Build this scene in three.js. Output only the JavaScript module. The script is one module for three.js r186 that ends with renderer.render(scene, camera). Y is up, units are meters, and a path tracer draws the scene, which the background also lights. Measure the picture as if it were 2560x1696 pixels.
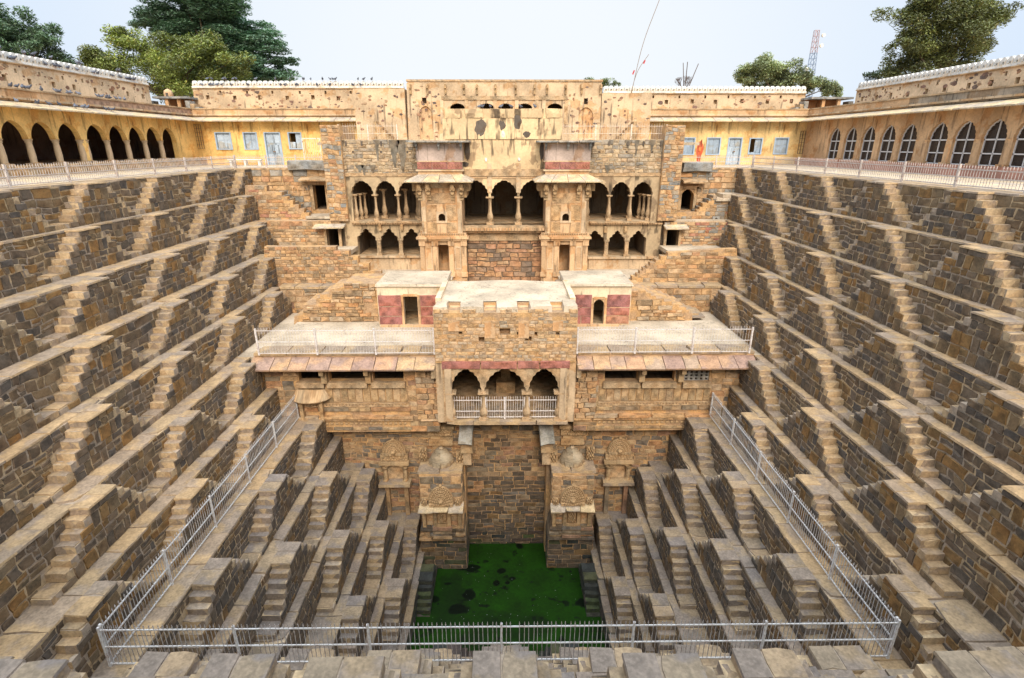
import * as THREE from 'three';
import { mergeGeometries } from 'three/addons/utils/BufferGeometryUtils.js';

// ---------- camera, sky, sun, exposure ----------
const scene = new THREE.Scene();
const camera = new THREE.PerspectiveCamera(64.23, 2560 / 1696, 0.1, 3000);
camera.position.set(0, 1.49, 0);
camera.rotation.order = 'YXZ';
camera.rotation.set(-19.8 * Math.PI / 180, -0.638 * Math.PI / 180, 0);
camera.updateMatrixWorld(); camera.updateProjectionMatrix();
const renderer = new THREE.WebGLRenderer();
renderer.toneMapping = THREE.LinearToneMapping;
renderer.toneMappingExposure = 1.22;
renderer.shadowMap.enabled = true;
const clamp = (x, a = 0, b = 1) => Math.min(b, Math.max(a, x));
const mix = (a, b, t) => a + (b - a) * t;
const sstep = (a, b, x) => { const t = clamp((x - a) / (b - a)); return t * t * (3 - 2 * t); };
const SUN = new THREE.Vector3(0.10, 0.585, 0.80).normalize();
{ // pale hazy sky: white towards the horizon and ahead, bluer higher up and to the sides
  const W = 512, H = 256, a = new Float32Array(W * H * 4);
  for (let r = 0; r < H; r++) for (let c = 0; c < W; c++) {
    const el = ((r + 0.5) / H - 0.5) * Math.PI, az = ((c + 0.5) / W - 0.5) * 2 * Math.PI;
    const y = Math.sin(el), x = Math.cos(el) * Math.cos(az), z = Math.cos(el) * Math.sin(az);
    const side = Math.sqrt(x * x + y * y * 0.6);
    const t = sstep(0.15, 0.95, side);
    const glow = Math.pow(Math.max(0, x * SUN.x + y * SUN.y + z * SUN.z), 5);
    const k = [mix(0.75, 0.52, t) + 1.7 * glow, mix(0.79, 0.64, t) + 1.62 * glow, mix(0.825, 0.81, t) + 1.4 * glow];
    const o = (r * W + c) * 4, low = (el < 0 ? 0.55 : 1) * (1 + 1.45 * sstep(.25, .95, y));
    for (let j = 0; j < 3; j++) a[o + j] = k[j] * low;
    a[o + 3] = 1;
  }
  const t = new THREE.DataTexture(a, W, H, THREE.RGBAFormat, THREE.FloatType);
  t.mapping = THREE.EquirectangularReflectionMapping; t.magFilter = t.minFilter = THREE.LinearFilter; t.needsUpdate = true;
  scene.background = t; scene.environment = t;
}
const sun = new THREE.DirectionalLight(0xffeedc, 1.9);
sun.position.copy(SUN).multiplyScalar(80).add(new THREE.Vector3(0, -8, -24));
sun.target.position.set(0, -8, -24);
sun.castShadow = true; sun.shadow.radius = 32; sun.shadow.mapSize.set(4096, 4096);
Object.assign(sun.shadow.camera, { left: -50, right: 50, top: 50, bottom: -50, near: 1, far: 220 });
scene.add(sun, sun.target);

// ---------- helpers ----------
function rng(s) { s |= 0; return () => { s = (s + 0x6d2b79f5) | 0; let t = Math.imul(s ^ (s >>> 15), 1 | s); t = (t + Math.imul(t ^ (t >>> 7), 61 | t)) ^ t; return ((t ^ (t >>> 14)) >>> 0) / 4294967296; }; }
let R = rng(7);
const rr = (a, b) => a + (b - a) * R();
const ri = (a, b) => Math.floor(rr(a, b + 1));
const taken = {};
function numbered(n) { const k = taken[n] = (taken[n] ?? -1) + 1; return k ? n + '_' + String(k).padStart(3, '0') : n; }
function thing(name, label, category, group) {
  const o = new THREE.Group(); o.name = numbered(name); o.userData = { label, category, kind: 'thing' }; if (group) o.userData.group = group;
  scene.add(o); return o;
}
function mesh(name, geo, mat, parent) {
  const g = Array.isArray(geo) ? (geo.length === 1 ? geo[0] : mergeGeometries(geo.map((x) => (x.index ? x.toNonIndexed() : x)))) : geo;
  const m = new THREE.Mesh(g, mat); m.name = name; m.castShadow = m.receiveShadow = true; parent.add(m); return m;
}
function structure(name, geo, mat) { const m = mesh(numbered(name), geo, mat, scene); m.userData.kind = 'structure'; return m; }
const counts = new Map(), overflow = new Map();
function piece(name, geo, mat, parent, most = 290) { // past the limit pieces are joined into one part, each keeping its colour
  const k = parent.uuid + name, n = (counts.get(k) || 0) + 1; counts.set(k, n);
  if (n <= most) return mesh(name, geo, mat, parent);
  const g = geo.index ? geo.toNonIndexed() : geo, c = new Float32Array(g.attributes.position.count * 3);
  for (let i = 0; i < c.length; i += 3) { c[i] = mat.color.r; c[i + 1] = mat.color.g; c[i + 2] = mat.color.b; }
  g.setAttribute('color', new THREE.BufferAttribute(c, 3));
  if (!overflow.has(k)) overflow.set(k, { name, parent, geos: [], map: mat });
  overflow.get(k).geos.push(g);
}
function flushOverflow() {
  for (const { name, parent, geos, map } of overflow.values()) {
    const m = map.clone(); m.color.setRGB(1, 1, 1); m.vertexColors = true;
    mesh(name, mergeGeometries(geos), m, parent).userData.kind = 'stuff';
  }
}
// tileable value noise
function lattice(seed) { const t = new Float32Array(65536), q = rng(seed); for (let i = 0; i < 65536; i++) t[i] = q(); return t; }
const LAT = [lattice(1), lattice(2), lattice(3), lattice(4)];
function vn(x, y, per, s) {
  const xi = Math.floor(x), yi = Math.floor(y), fx = x - xi, fy = y - yi, L = LAT[s & 3];
  const sx = fx * fx * (3 - 2 * fx), sy = fy * fy * (3 - 2 * fy), m = (a, p) => ((a % p) + p) % p;
  const g = (a, b) => L[(m(a, per[0]) + 251 * m(b, per[1]) + s * 977) & 65535];
  return mix(mix(g(xi, yi), g(xi + 1, yi), sx), mix(g(xi, yi + 1), g(xi + 1, yi + 1), sx), sy);
}
function fbm(u, v, bx, by = bx, oct = 4, s = 0) { let f = 0, a = 0.5, n = 0; for (let o = 0; o < oct; o++) { f += a * vn(u * bx, v * by, [bx, by], s + o); n += a; a *= 0.55; bx *= 2; by *= 2; } return f / n; }
function texture(N, metres, f, srgb = true) {
  const a = new Uint8Array(N * N * 4);
  for (let y = 0; y < N; y++) for (let x = 0; x < N; x++) {
    const c = f((x + 0.5) / N, (y + 0.5) / N), o = (y * N + x) * 4;
    for (let j = 0; j < 3; j++) a[o + j] = clamp(Array.isArray(c) ? c[j] : c) * 255;
    a[o + 3] = 255;
  }
  const t = new THREE.DataTexture(a, N, N, THREE.RGBAFormat); t.wrapS = t.wrapT = THREE.RepeatWrapping; t.magFilter = THREE.LinearFilter; t.minFilter = THREE.LinearMipmapLinearFilter; t.generateMipmaps = true;
  if (srgb) t.colorSpace = THREE.SRGBColorSpace;
  t.repeat.set(1 / metres, 1 / metres); t.needsUpdate = true; return t;
}
const T = {
  stone: texture(512, 1.7, (u, v) => { const a = fbm(u, v, 6, 6, 5), b = fbm(u, v, 40, 40, 3, 1), c = fbm(u, v, 3, 3, 4, 2), k = 0.55 + 0.62 * a + 0.3 * (b - 0.5); const w = 0.14 * (c - 0.40); return [k + w, k, k - 0.02 - w * 1.1]; }),
  slab: texture(512, 3.1, (u, v) => { // grey stone under patches of sandy dust
    const d = sstep(0.42, 0.62, fbm(u, v, 5, 5, 5)), b = fbm(u, v, 60, 60, 3, 1), c = fbm(u, v, 12, 12, 4, 2), k = 0.88 + 0.28 * (b - 0.5) + 0.26 * (c - 0.5);
    return [k * mix(0.90, 1.0, d), k * mix(0.875, 0.94, d), k * mix(0.86, 0.83, d)]; }),
  plaster: texture(1024, 5.3, (u, v) => { // limewash worn through in patches, run marks of rain
    const a = fbm(u, v, 5, 5, 5), b = fbm(u, v, 70, 70, 3, 1), w = sstep(0.57, 0.66, fbm(u, v, 9, 9, 5, 2)), s = sstep(0.56, 0.8, fbm(u, v, 36, 4, 4, 3)) * sstep(0.35, 0.6, fbm(u, v, 4, 3, 3, 1));
    const k = 0.74 + 0.34 * a + 0.16 * (b - 0.5) - 0.30 * s; return [k - 0.04 * w, k - 0.10 * w, k - 0.17 * w]; }),
  stain: texture(1024, 6.1, (u, v) => { // plaster with dark growth in runs and blotches
    const a = fbm(u, v, 5, 5, 5), b = fbm(u, v, 70, 70, 3, 1), s = sstep(0.52, 0.66, fbm(u, v, 30, 3, 5, 3)) * sstep(0.42, 0.6, fbm(u, v, 5, 4, 4, 1)), w = sstep(0.6, 0.66, fbm(u, v, 11, 8, 5, 2));
    const k = (0.80 + 0.28 * a + 0.14 * (b - 0.5)) * (1 - 0.42 * s) * (1 - 0.2 * w); return [k, k * (0.97 - .02 * w), k * (0.93 - .02 * w)]; }),
  lime: texture(512, 4.3, (u, v) => { const a = 1.5 * fbm(u, v, 4, 4, 5) - .3, b = fbm(u, v, 64, 64, 3, 1), c = sstep(.49, .5, fbm(u, v, 7, 7, 5, 2)) * sstep(.515, .505, fbm(u, v, 7, 7, 5, 2)), k = .80 + .28 * a + .18 * (b - .5) - .22 * c; return [k, k * .985, k * .95]; }),
  rust: texture(512, 1.3, (u, v) => { const s = sstep(.60, .70, fbm(u, v, 10, 10, 5, 1)), b = fbm(u, v, 40, 40, 3, 2), k = .93 + .14 * (b - .5); return [k * mix(1, .62, s), k * mix(1, .45, s), k * mix(1, .34, s)]; }),
  bump: texture(512, 0.9, (u, v) => 0.5 * fbm(u, v, 8, 8, 5) + 0.5 * fbm(u, v, 48, 48, 3, 2), false),
};
const mats = {};
function M(key, r, g, b, map, o = {}) {
  if (mats[key]) return mats[key];
  const m = new THREE.MeshStandardMaterial({ roughness: 0.92, ...o }); m.color.setRGB(r, g, b); m.name = key;
  if (map) { m.map = map; m.bumpMap = T.bump; m.bumpScale = o.bumpScale ?? 0.006; }
  return (mats[key] = m);
}
const pal = (key, list, map) => list.map((c, i) => M(key + '_' + i, c[0], c[1], c[2], map));
const pick = (p) => p[Math.floor(R() * p.length)];
const P = {
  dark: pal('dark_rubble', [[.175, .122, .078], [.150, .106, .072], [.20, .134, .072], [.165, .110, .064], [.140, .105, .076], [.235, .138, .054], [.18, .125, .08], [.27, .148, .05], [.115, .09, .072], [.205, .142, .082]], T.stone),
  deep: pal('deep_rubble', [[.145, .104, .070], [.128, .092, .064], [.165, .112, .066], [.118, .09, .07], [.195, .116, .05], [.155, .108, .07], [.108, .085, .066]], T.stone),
  slab: pal('sandy_slab', [[.50, .385, .265], [.46, .365, .26], [.52, .40, .275], [.435, .35, .26], [.48, .365, .245]], T.slab),
  step: pal('worn_step', [[.46, .35, .24], [.42, .325, .23], [.48, .365, .25], [.39, .31, .225]], T.slab),
  greystep: pal('grey_step', [[.37, .30, .23], [.34, .28, .22], [.39, .31, .235], [.31, .265, .225]], T.slab),
  grey: pal('grey_slab', [[.39, .32, .25], [.36, .30, .24], [.41, .33, .255], [.33, .285, .245]], T.slab),
  ochre: pal('ochre_stone', [[.54, .335, .17], [.49, .31, .17], [.57, .365, .20], [.47, .31, .18], [.54, .30, .145], [.44, .325, .22], [.59, .395, .235], [.49, .265, .14]], T.stone),
  brown: pal('brown_stone', [[.36, .235, .13], [.31, .21, .125], [.42, .27, .145], [.25, .19, .13], [.40, .22, .11], [.19, .155, .125], [.46, .31, .17], [.33, .19, .12]], T.stone),
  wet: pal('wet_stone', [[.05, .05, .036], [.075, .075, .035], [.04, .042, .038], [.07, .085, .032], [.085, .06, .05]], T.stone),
  facade: pal('facade_stone', [[.51, .38, .25], [.45, .345, .24], [.53, .40, .275], [.39, .31, .235], [.47, .33, .21], [.33, .275, .22], [.55, .41, .265]], T.stone),
  ashlarTop: pal('small_ashlar', [[.61, .395, .21], [.57, .37, .21], [.54, .375, .24], [.63, .43, .26], [.46, .345, .24], [.59, .36, .18]], T.stone),
  pale: pal('pale_slab', [[.70, .60, .45], [.66, .57, .44], [.72, .61, .46]], T.slab),
  brickwall: pal('old_brick', [[.44, .235, .125], [.48, .275, .145], [.40, .215, .115], [.50, .31, .175], [.33, .21, .135], [.23, .16, .115], [.46, .25, .15]], T.stone),
  exposed: pal('exposed_stone', [[.30, .16, .10], [.36, .21, .13], [.22, .13, .10], [.40, .27, .17], [.17, .12, .10]], T.stone),
};
const mortar = M('mortar', .56, .46, .345, T.slab), mortarWarm = M('warm_mortar', .62, .42, .24, T.slab);
// a cut stone: an outline in (u, v) with chamfered front at depth w; non-indexed so that its facets stay crisp
function stoneGeo(O, U, V, N, pts, dep, inset) {
  const n = pts.length, pos = [], uv = [], du = R() * 9, dv = R() * 9;
  let cu = 0, cv = 0; for (const [a, b] of pts) { cu += a / n; cv += b / n; }
  const top = pts.map(([a, b]) => { const x = cu - a, y = cv - b, l = Math.hypot(x, y) || 1; return [a + x / l * inset * rr(.7, 1.5), b + y / l * inset * rr(.7, 1.5), dep * rr(.9, 1.06)]; });
  const put = (a, b, w) => { pos.push(O.x + U.x * a + V.x * b + N.x * w, O.y + U.y * a + V.y * b + N.y * w, O.z + U.z * a + V.z * b + N.z * w); };
  const mid = [cu, cv, dep * 1.03];
  for (let i = 0; i < n; i++) {
    const j = (i + 1) % n, A = pts[i], B = pts[j], a = top[i], b = top[j];
    put(...mid); put(...a); put(...b); uv.push(mid[0] + du, mid[1] + dv, a[0] + du, a[1] + dv, b[0] + du, b[1] + dv);
    const e = Math.hypot(B[0] - A[0], B[1] - A[1]), f = A[0] + A[1] + du, h = dv;
    put(A[0], A[1], 0); put(B[0], B[1], 0); put(...b); uv.push(f, h, f + e, h, f + e, h + dep);
    put(A[0], A[1], 0); put(...b); put(...a); uv.push(f, h, f + e, h + dep, f, h + dep);
  }
  const g = new THREE.BufferGeometry();
  g.setAttribute('position', new THREE.Float32BufferAttribute(pos, 3)); g.setAttribute('uv', new THREE.Float32BufferAttribute(uv, 2));
  g.computeVertexNormals(); return g;
}
const v3 = (x, y, z) => new THREE.Vector3(x, y, z), X1 = v3(1, 0, 0), Y1 = v3(0, 1, 0), Z1 = v3(0, 0, 1);
function outline(a, b, c, d, j, mid = 1) { // rectangle a..c by b..d with jittered corners and mid points
  const k = () => rr(-j, j), p = [];
  const cs = [[a, b], [c, b], [c, d], [a, d]];
  for (let i = 0; i < 4; i++) { const A = cs[i], B = cs[(i + 1) % 4]; p.push([A[0] + k(), A[1] + k()]); if (mid) p.push([(A[0] + B[0]) / 2 + k(), (A[1] + B[1]) / 2 + k()]); }
  return p;
}
function chip(p) { if (R() < .45) { const k = Math.floor(R() * p.length), c = p.reduce((s, q) => [s[0] + q[0] / p.length, s[1] + q[1] / p.length], [0, 0]), f = rr(.08, .22); p[k] = [mix(p[k][0], c[0], f), mix(p[k][1], c[1], f)]; } return p; }
const inPoly = (p, x, y) => { let k = false; for (let i = 0, j = p.length - 1; i < p.length; j = i++) if ((p[i][1] > y) !== (p[j][1] > y) && x < (p[j][0] - p[i][0]) * (y - p[i][1]) / (p[j][1] - p[i][1]) + p[i][0]) k = !k; return k; };
const tmp = v3(0, 0, 0);
function inFrame(p, m = 1.12) { tmp.copy(p).project(camera); return tmp.z < 1 && Math.abs(tmp.x) < m && Math.abs(tmp.y) < m; }
// courses of stones over a rectangle w x h whose lower left corner is O; o: ch, sl, gap, dep, pal, jit, warp, skip(u, v), poly, holes, split
function masonry(parent, O, U, V, N, w, h, o) {
  const { ch, sl, gap = .02, dep = .035, jit = .018, warp = .03, split = .25, name = 'stone' } = o;
  const f1 = rr(.8, 1.6), f2 = rr(1.2, 2.4), q1 = R() * 6, q2 = R() * 6;
  const W = (u, v) => [u + warp * Math.sin(v * 5 * f1 + u * 1.7 + q1), v + warp * Math.sin(u * 2.1 * f2 + q2) + warp * .5 * Math.sin(u * 5.3 + v * 3 + q1)];
  for (let v = 0; v < h - .03;) {
    let rh = rr(ch[0], ch[1]); if (h - v - rh < ch[0] * .6) rh = h - v;
    let cuts = [[0, w]];
    for (const [a, b, c, d] of o.holes || []) if (d > v + .03 && b < v + rh - .03) cuts = cuts.flatMap(([s, e]) => (c <= s || a >= e ? [[s, e]] : [[s, a], [c, e]].filter(([x, y]) => y - x > .05)));
    for (const [s, e] of cuts) for (let u = s; u < e - .02;) {
      let l = rr(sl[0], sl[1]) * (R() < .12 ? 1.7 : 1); if (e - u - l < sl[0] * .7) l = e - u;
      const cells = rh > ch[0] * 1.25 && l < rh * 2.2 && R() < split ? (R() < .5 ? [[0, 0, 1, .5], [0, .5, 1, 1]] : [[0, 0, 1, .38], [0, .38, 1, 1]]) : [[0, 0, 1, 1]];
      for (const c of cells) {
        const a = u + c[0] * l, b = v + c[1] * rh, cc = u + c[2] * l, d = v + c[3] * rh, mu = (a + cc) / 2, mv = (b + d) / 2;
        if (o.skip && o.skip(mu, mv)) continue;
        if (o.poly && !(inPoly(o.poly, a + .03, b + .03) && inPoly(o.poly, cc - .03, b + .03) && inPoly(o.poly, cc - .03, d - .03) && inPoly(o.poly, a + .03, d - .03))) continue;
        const at = O.clone().addScaledVector(U, mu).addScaledVector(V, mv);
        if (!o.free && !inFrame(at.applyMatrix4(parent.matrixWorld))) continue;
        const g = gap / 2, pts = outline(a + g, b + g, cc - g, d - g, Math.min(jit, (d - b) * .12)).map(([x, y]) => { const q = W(x, y); return [clamp(q[0], a < .05 ? 0 : -9, cc > w - .05 ? w : 1e9), clamp(q[1], b < .02 ? 0 : -9, d > h - .02 ? h : 1e9)]; });
        piece(name, stoneGeo(O, U, V, N, pts, dep * rr(.6, 1.5), Math.min(.02, (d - b) * .1)), pick(o.pal), parent);
      }
      u += l;
    }
    v += rh;
  }
}
// slabs lying in a row: u along the row, v across it
function slabRow(parent, O, U, V, len, wid, dep, range, p, name = 'slab', jit = .02) {
  for (let u = 0; u < len - .02;) {
    let l = rr(range[0], range[1]); if (len - u - l < range[0] * .6) l = len - u;
    const c = O.clone().addScaledVector(U, u + l / 2).addScaledVector(V, wid / 2);
    if (inFrame(c, 1.2)) piece(name, stoneGeo(O, U, V, Y1, chip(outline(u + .008, .004, u + l - .008, wid, jit)), dep + rr(-.008, .01), .014), pick(p), parent);
    u += l;
  }
}
function box(x0, x1, y0, y1, d0, d1) { // box between depths d0 and d1 (z = -d), uv in metres
  const w = x1 - x0, h = y1 - y0, t = d1 - d0, g = new THREE.BoxGeometry(w, h, t), uv = g.attributes.uv;
  for (let i = 0; i < 24; i++) { const f = Math.floor(i / 4), s = f < 2 ? [t, h] : f < 4 ? [w, t] : [w, h]; uv.setXY(i, uv.getX(i) * s[0] + x0 + y0 * .37 + d0 * .71, uv.getY(i) * s[1] + d0 * .53 + y0); }
  g.translate((x0 + x1) / 2, (y0 + y1) / 2, -(d0 + d1) / 2); return g;
}
// a point of the photograph (2560 x 1696) at distance d ahead of the camera, as [x, y] in metres; used to take sizes off it
const PF = 848 / Math.tan(64.23 * Math.PI / 360);
function at(px, py, d) {
  const p = v3((px - 1280) / PF, -(py - 848) / PF, -1).applyEuler(camera.rotation);
  const t = d / -p.z; return [p.x * t, p.y * t + camera.position.y];
}
const ordinal = ['first', 'second', 'third', 'fourth', 'fifth', 'sixth', 'seventh', 'eighth', 'ninth', 'tenth', 'eleventh', 'twelfth', 'thirteenth'];

// ---------- the stepwell: terraces on three sides, twelve ledges down to the water ----------
const H = 1.58, LV = [...Array(15).keys()].map((i) => -H * i);
const XL = [17.6, 16.8, 15.4, 14.2, 13.2, 12.05, 11.0, 9.6, 8.5, 7.5, 6.45, 5.42, 4.45, 3.45];
const XR = [16.2, 15.25, 14.4, 13.55, 12.65, 11.75, 10.8, 9.5, 8.45, 7.5, 6.5, 5.52, 4.53, 3.5];
const DF = [.2, 1.4, 2.8, 4.1, 5.9, 7.3, 8.7, 10.1, 11.3, 12.5, 14.1, 15.6, 17.0, 18.2];
const DB = [38.6, 37.6, 35.9, 32.6, 30.8, 23.7, 23.7, 24.6, 24.6, 24.6, 24.6, 24.6, 24.6];
const PITCH = 4.7, FPITCH = 5.1, STEPS = 5, RISE = .23, TREAD = .24, HALF = .55;
const stairFace = (s, v) => Math.abs(s) < HALF + (H - v) / RISE * TREAD;

// a double flight: local x along the wall, y up, z away from the wall
function makeStair(seed, p, spl, spt, core, z1 = .57) {
  R = rng(seed);
  const o = new THREE.Group();
  const prof = []; // stepped profile, left to right
  const ys = [H - .02]; for (let k = 1; k <= STEPS; k++) ys.push(H - .02 - k * RISE); ys.push(.17);
  const xs = [HALF]; for (let k = 1; k <= STEPS; k++) xs.push(HALF + k * TREAD); xs.push(PITCH / 2 - .01);
  prof.push([-xs[6], 0]); for (let k = 6; k >= 0; k--) { prof.push([-xs[k], ys[k]]); if (k) prof.push([-xs[k - 1], ys[k]]); }
  for (let k = 0; k <= 6; k++) { prof.push([xs[k], ys[k]]); if (k < 6) prof.push([xs[k], ys[k + 1]]); }
  prof.push([xs[6], 0]);
  const sh = new THREE.Shape(prof.map((q) => new THREE.Vector2(q[0], q[1])));
  mesh('core', new THREE.ExtrudeGeometry(sh, { depth: z1 - .03, bevelEnabled: false }), core, o);
  const O = v3(0, 0, 0);
  // landing slab and steps
  const block = (x0, x1, top, dep, name, j = .014, zz = z1 - .03, sp = name === 'landing' ? spl : spt) => mesh(name, stoneGeo(v3(0, top - dep, 0), X1, Z1.clone().negate(), Y1, chip(outline(x0, -zz - rr(.0, .012), x1, 0, j)), dep + rr(-.008, .008), .016), pick(sp), o);
  block(-HALF - .025, .05, H + .006, .055, 'landing', .016, z1 + .015); block(.06, HALF + .025, H + .004, .055, 'landing', .016, z1 + .015); block(-HALF - .015, HALF + .015, H - .05, .17, 'step', .012, z1 - .035);
  for (let u = -HALF - .01; u < HALF - .05;) { let l = rr(.3, .6); if (HALF - u - l < .25) l = HALF + .01 - u; mesh('stone', stoneGeo(v3(0, 0, z1 - .03), X1, Y1, Z1, outline(u + .008, 1.36, u + l - .008, H - .055, .012), .035, .012), pick(p), o); u += l; }
  for (const s of [-1, 1]) {
    for (let k = 1; k <= STEPS; k++) { const a = HALF + (k - 1) * TREAD - .02, b = HALF + k * TREAD + .015, t = H - k * RISE; block(s < 0 ? -b : a, s < 0 ? -a : b, t + rr(-.022, .016), RISE, 'step', .024); }
    const a = HALF + STEPS * TREAD - .01, b = PITCH / 2 - .02; block(s < 0 ? -b : a, s < 0 ? -a : b, .2 + rr(-.02, .01), .2, 'step', .02);
  }
  // stones of the face, in courses of one or two risers
  const face = v3(0, 0, z1 - .035);
  for (let r = 0; r < 6;) {
    const two = R() < .55 && r < 5, rows = two ? 2 : 1, v0 = r ? .2 + (r - 1) * RISE : 0, v1 = .2 + (r + rows - 1) * RISE;
    const wTop = r + rows > 5 ? HALF + (6 - r - rows) * TREAD + (r + rows === 6 ? .0 : 0) : HALF + (6 - r - rows) * TREAD;
    const w = r === 0 && !two ? PITCH / 2 - .04 : Math.max(HALF, wTop), w0 = HALF + (6 - r) * TREAD;
    for (let u = -w; u < w - .02;) {
      let l = rr(.2, .52); if (w - u - l < .18) l = w - u;
      const cells = two && R() < .3 ? [[v0, v0 + (v1 - v0) * rr(.35, .65)]] : [[v0, v1]]; if (cells[0][1] < v1) cells.push([cells[0][1], v1]);
      const tilt = two ? rr(-.05, .05) : rr(-.02, .02);
      for (const [a, b] of cells) {
        const pts = outline(u + .022, a + .018, u + l - .022, b - .018, .022).map(([x, y]) => [clamp(x + tilt * (y - a) / H * 3, -w - .02, w + .02), y]);
        mesh('stone', stoneGeo(face, X1, Y1, Z1, pts, .03 * rr(.6, 1.4), .014), pick(p), o);
      }
      u += l;
    }
    if (two && w0 > w + .1) for (const s of [-1, 1]) mesh('stone', stoneGeo(face, X1, Y1, Z1, outline(s > 0 ? w + .014 : -w0 + .01, v0 + .012, s > 0 ? w0 - .01 : -w - .014, v0 + RISE - .012 + (r ? 0 : -.03), .012), .04, .014), pick(p), o);
    r += rows;
  }
  return o;
}
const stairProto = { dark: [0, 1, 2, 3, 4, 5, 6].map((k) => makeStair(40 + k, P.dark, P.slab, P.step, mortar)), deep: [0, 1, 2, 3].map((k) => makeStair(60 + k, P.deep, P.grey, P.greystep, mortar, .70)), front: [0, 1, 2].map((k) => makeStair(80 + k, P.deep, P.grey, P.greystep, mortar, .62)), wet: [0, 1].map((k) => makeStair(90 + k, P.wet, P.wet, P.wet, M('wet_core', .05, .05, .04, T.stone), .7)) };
R = rng(11);
function placeStair(set, x, y, d, turn, label, group, sx = 1) {
  const o = pick(stairProto[set]).clone(); o.name = numbered('double_staircase'); o.position.set(x, y, -d); o.rotation.y = turn; o.scale.x = sx * (R() < .5 ? 1 : 1);
  o.userData = { label, category: 'staircase', group, kind: 'thing' }; scene.add(o);
}
const sideStairs = (i, back) => { const a = []; const far = 20.9 + (i - 6) * .25 - (i % 2 ? PITCH / 2 : 0); for (let n = -5; n < 6; n++) { const c = far - HALF + n * PITCH; if (c > DF[i] + 1.9 && c < back - .1) a.push(c); } return a.sort((p, q) => q - p); };
for (const side of [-1, 1]) {
  const word = side < 0 ? 'left' : 'right', XS = side < 0 ? XL : XR;
  for (let i = 0; i <= 12; i++) {
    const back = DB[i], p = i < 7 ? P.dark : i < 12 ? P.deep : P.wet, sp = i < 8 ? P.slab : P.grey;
    const t = thing('terrace_wall', `rubble terrace wall on the ${word} side of the well, ${ordinal[i]} below the rim`, 'terrace wall', `terrace walls on the ${word} side`);
    const x = side * XS[i], xo = side * (i ? XS[i - 1] + .04 : XS[0] + 1.1), d0 = i ? DF[i - 1] : DF[0], y0 = LV[i + 1] - .3;
    mesh('core', box(Math.min(x, xo), Math.max(x, xo), y0, LV[i] - .058, d0, back + (i > 4 && i < 7 ? .1 : 0)), i < 12 ? mortar : M('wet_core', .05, .05, .04, T.stone), t);
    const stairs = sideStairs(i, back), U = v3(0, 0, side < 0 ? -1 : 1), O = side < 0 ? v3(x, LV[i + 1], -DF[i]) : v3(x, LV[i + 1], -back);
    const hid = (u, v) => { const d = side < 0 ? DF[i] + u : back - u; return stairs.some((c) => stairFace(d - c, v + .16)); };
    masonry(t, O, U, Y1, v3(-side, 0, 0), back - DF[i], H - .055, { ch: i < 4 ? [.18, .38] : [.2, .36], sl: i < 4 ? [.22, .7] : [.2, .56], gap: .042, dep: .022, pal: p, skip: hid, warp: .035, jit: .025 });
    // the ledge: slabs reaching from the wall above to a small overhang
    const w = Math.abs(xo - x) + .035, SO = side < 0 ? v3(xo, LV[i] - .06, -d0) : v3(xo, LV[i] - .06, -back);
    slabRow(t, SO, U, v3(-side, 0, 0), back - d0, w, .06, [.8, 1.7], sp);
    stairs.forEach((c, n) => {
      const pos = v3(x, LV[i + 1] + .8, -c);
      if (!inFrame(pos, 1.25)) return;
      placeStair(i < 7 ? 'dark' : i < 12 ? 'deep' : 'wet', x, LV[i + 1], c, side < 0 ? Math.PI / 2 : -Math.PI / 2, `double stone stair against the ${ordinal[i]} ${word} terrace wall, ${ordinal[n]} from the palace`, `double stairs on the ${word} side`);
    });
  }
}
for (let i = 2; i <= 12; i++) { // the side under the viewer
  const t = thing('terrace_wall', `rubble terrace wall on the near side of the well, ${ordinal[i]} below the rim`, 'terrace wall', 'terrace walls on the near side');
  const d = DF[i], d0 = DF[i - 1], xl = -XL[i], xr = XR[i];
  mesh('core', box(xl, xr, LV[i + 1] - .3, LV[i] - .12, d0 - .04, d), mortar, t);
  slabRow(t, v3(xr, LV[i] - .125, -d0), X1.clone().negate(), v3(0, 0, -1), xr - xl, d - d0 + .03, .125, [.7, 1.5], P.grey);
  const off = i % 2 ? 0 : FPITCH / 2; let n = 0;
  for (let k = -4; k <= 4; k++) {
    const x = -.05 + off + k * FPITCH; if (x < xl + 1.5 || x > xr - 1.5 || !inFrame(v3(x, LV[i] , -d), 1.35)) continue;
    placeStair(i < 12 ? 'front' : 'wet', x, LV[i + 1], d, Math.PI, `double stone stair below the viewer, ${ordinal[n]} from the left against near terrace wall ${ordinal[i]}`, 'double stairs on the near side', FPITCH / PITCH); n++;
  }
}
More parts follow.
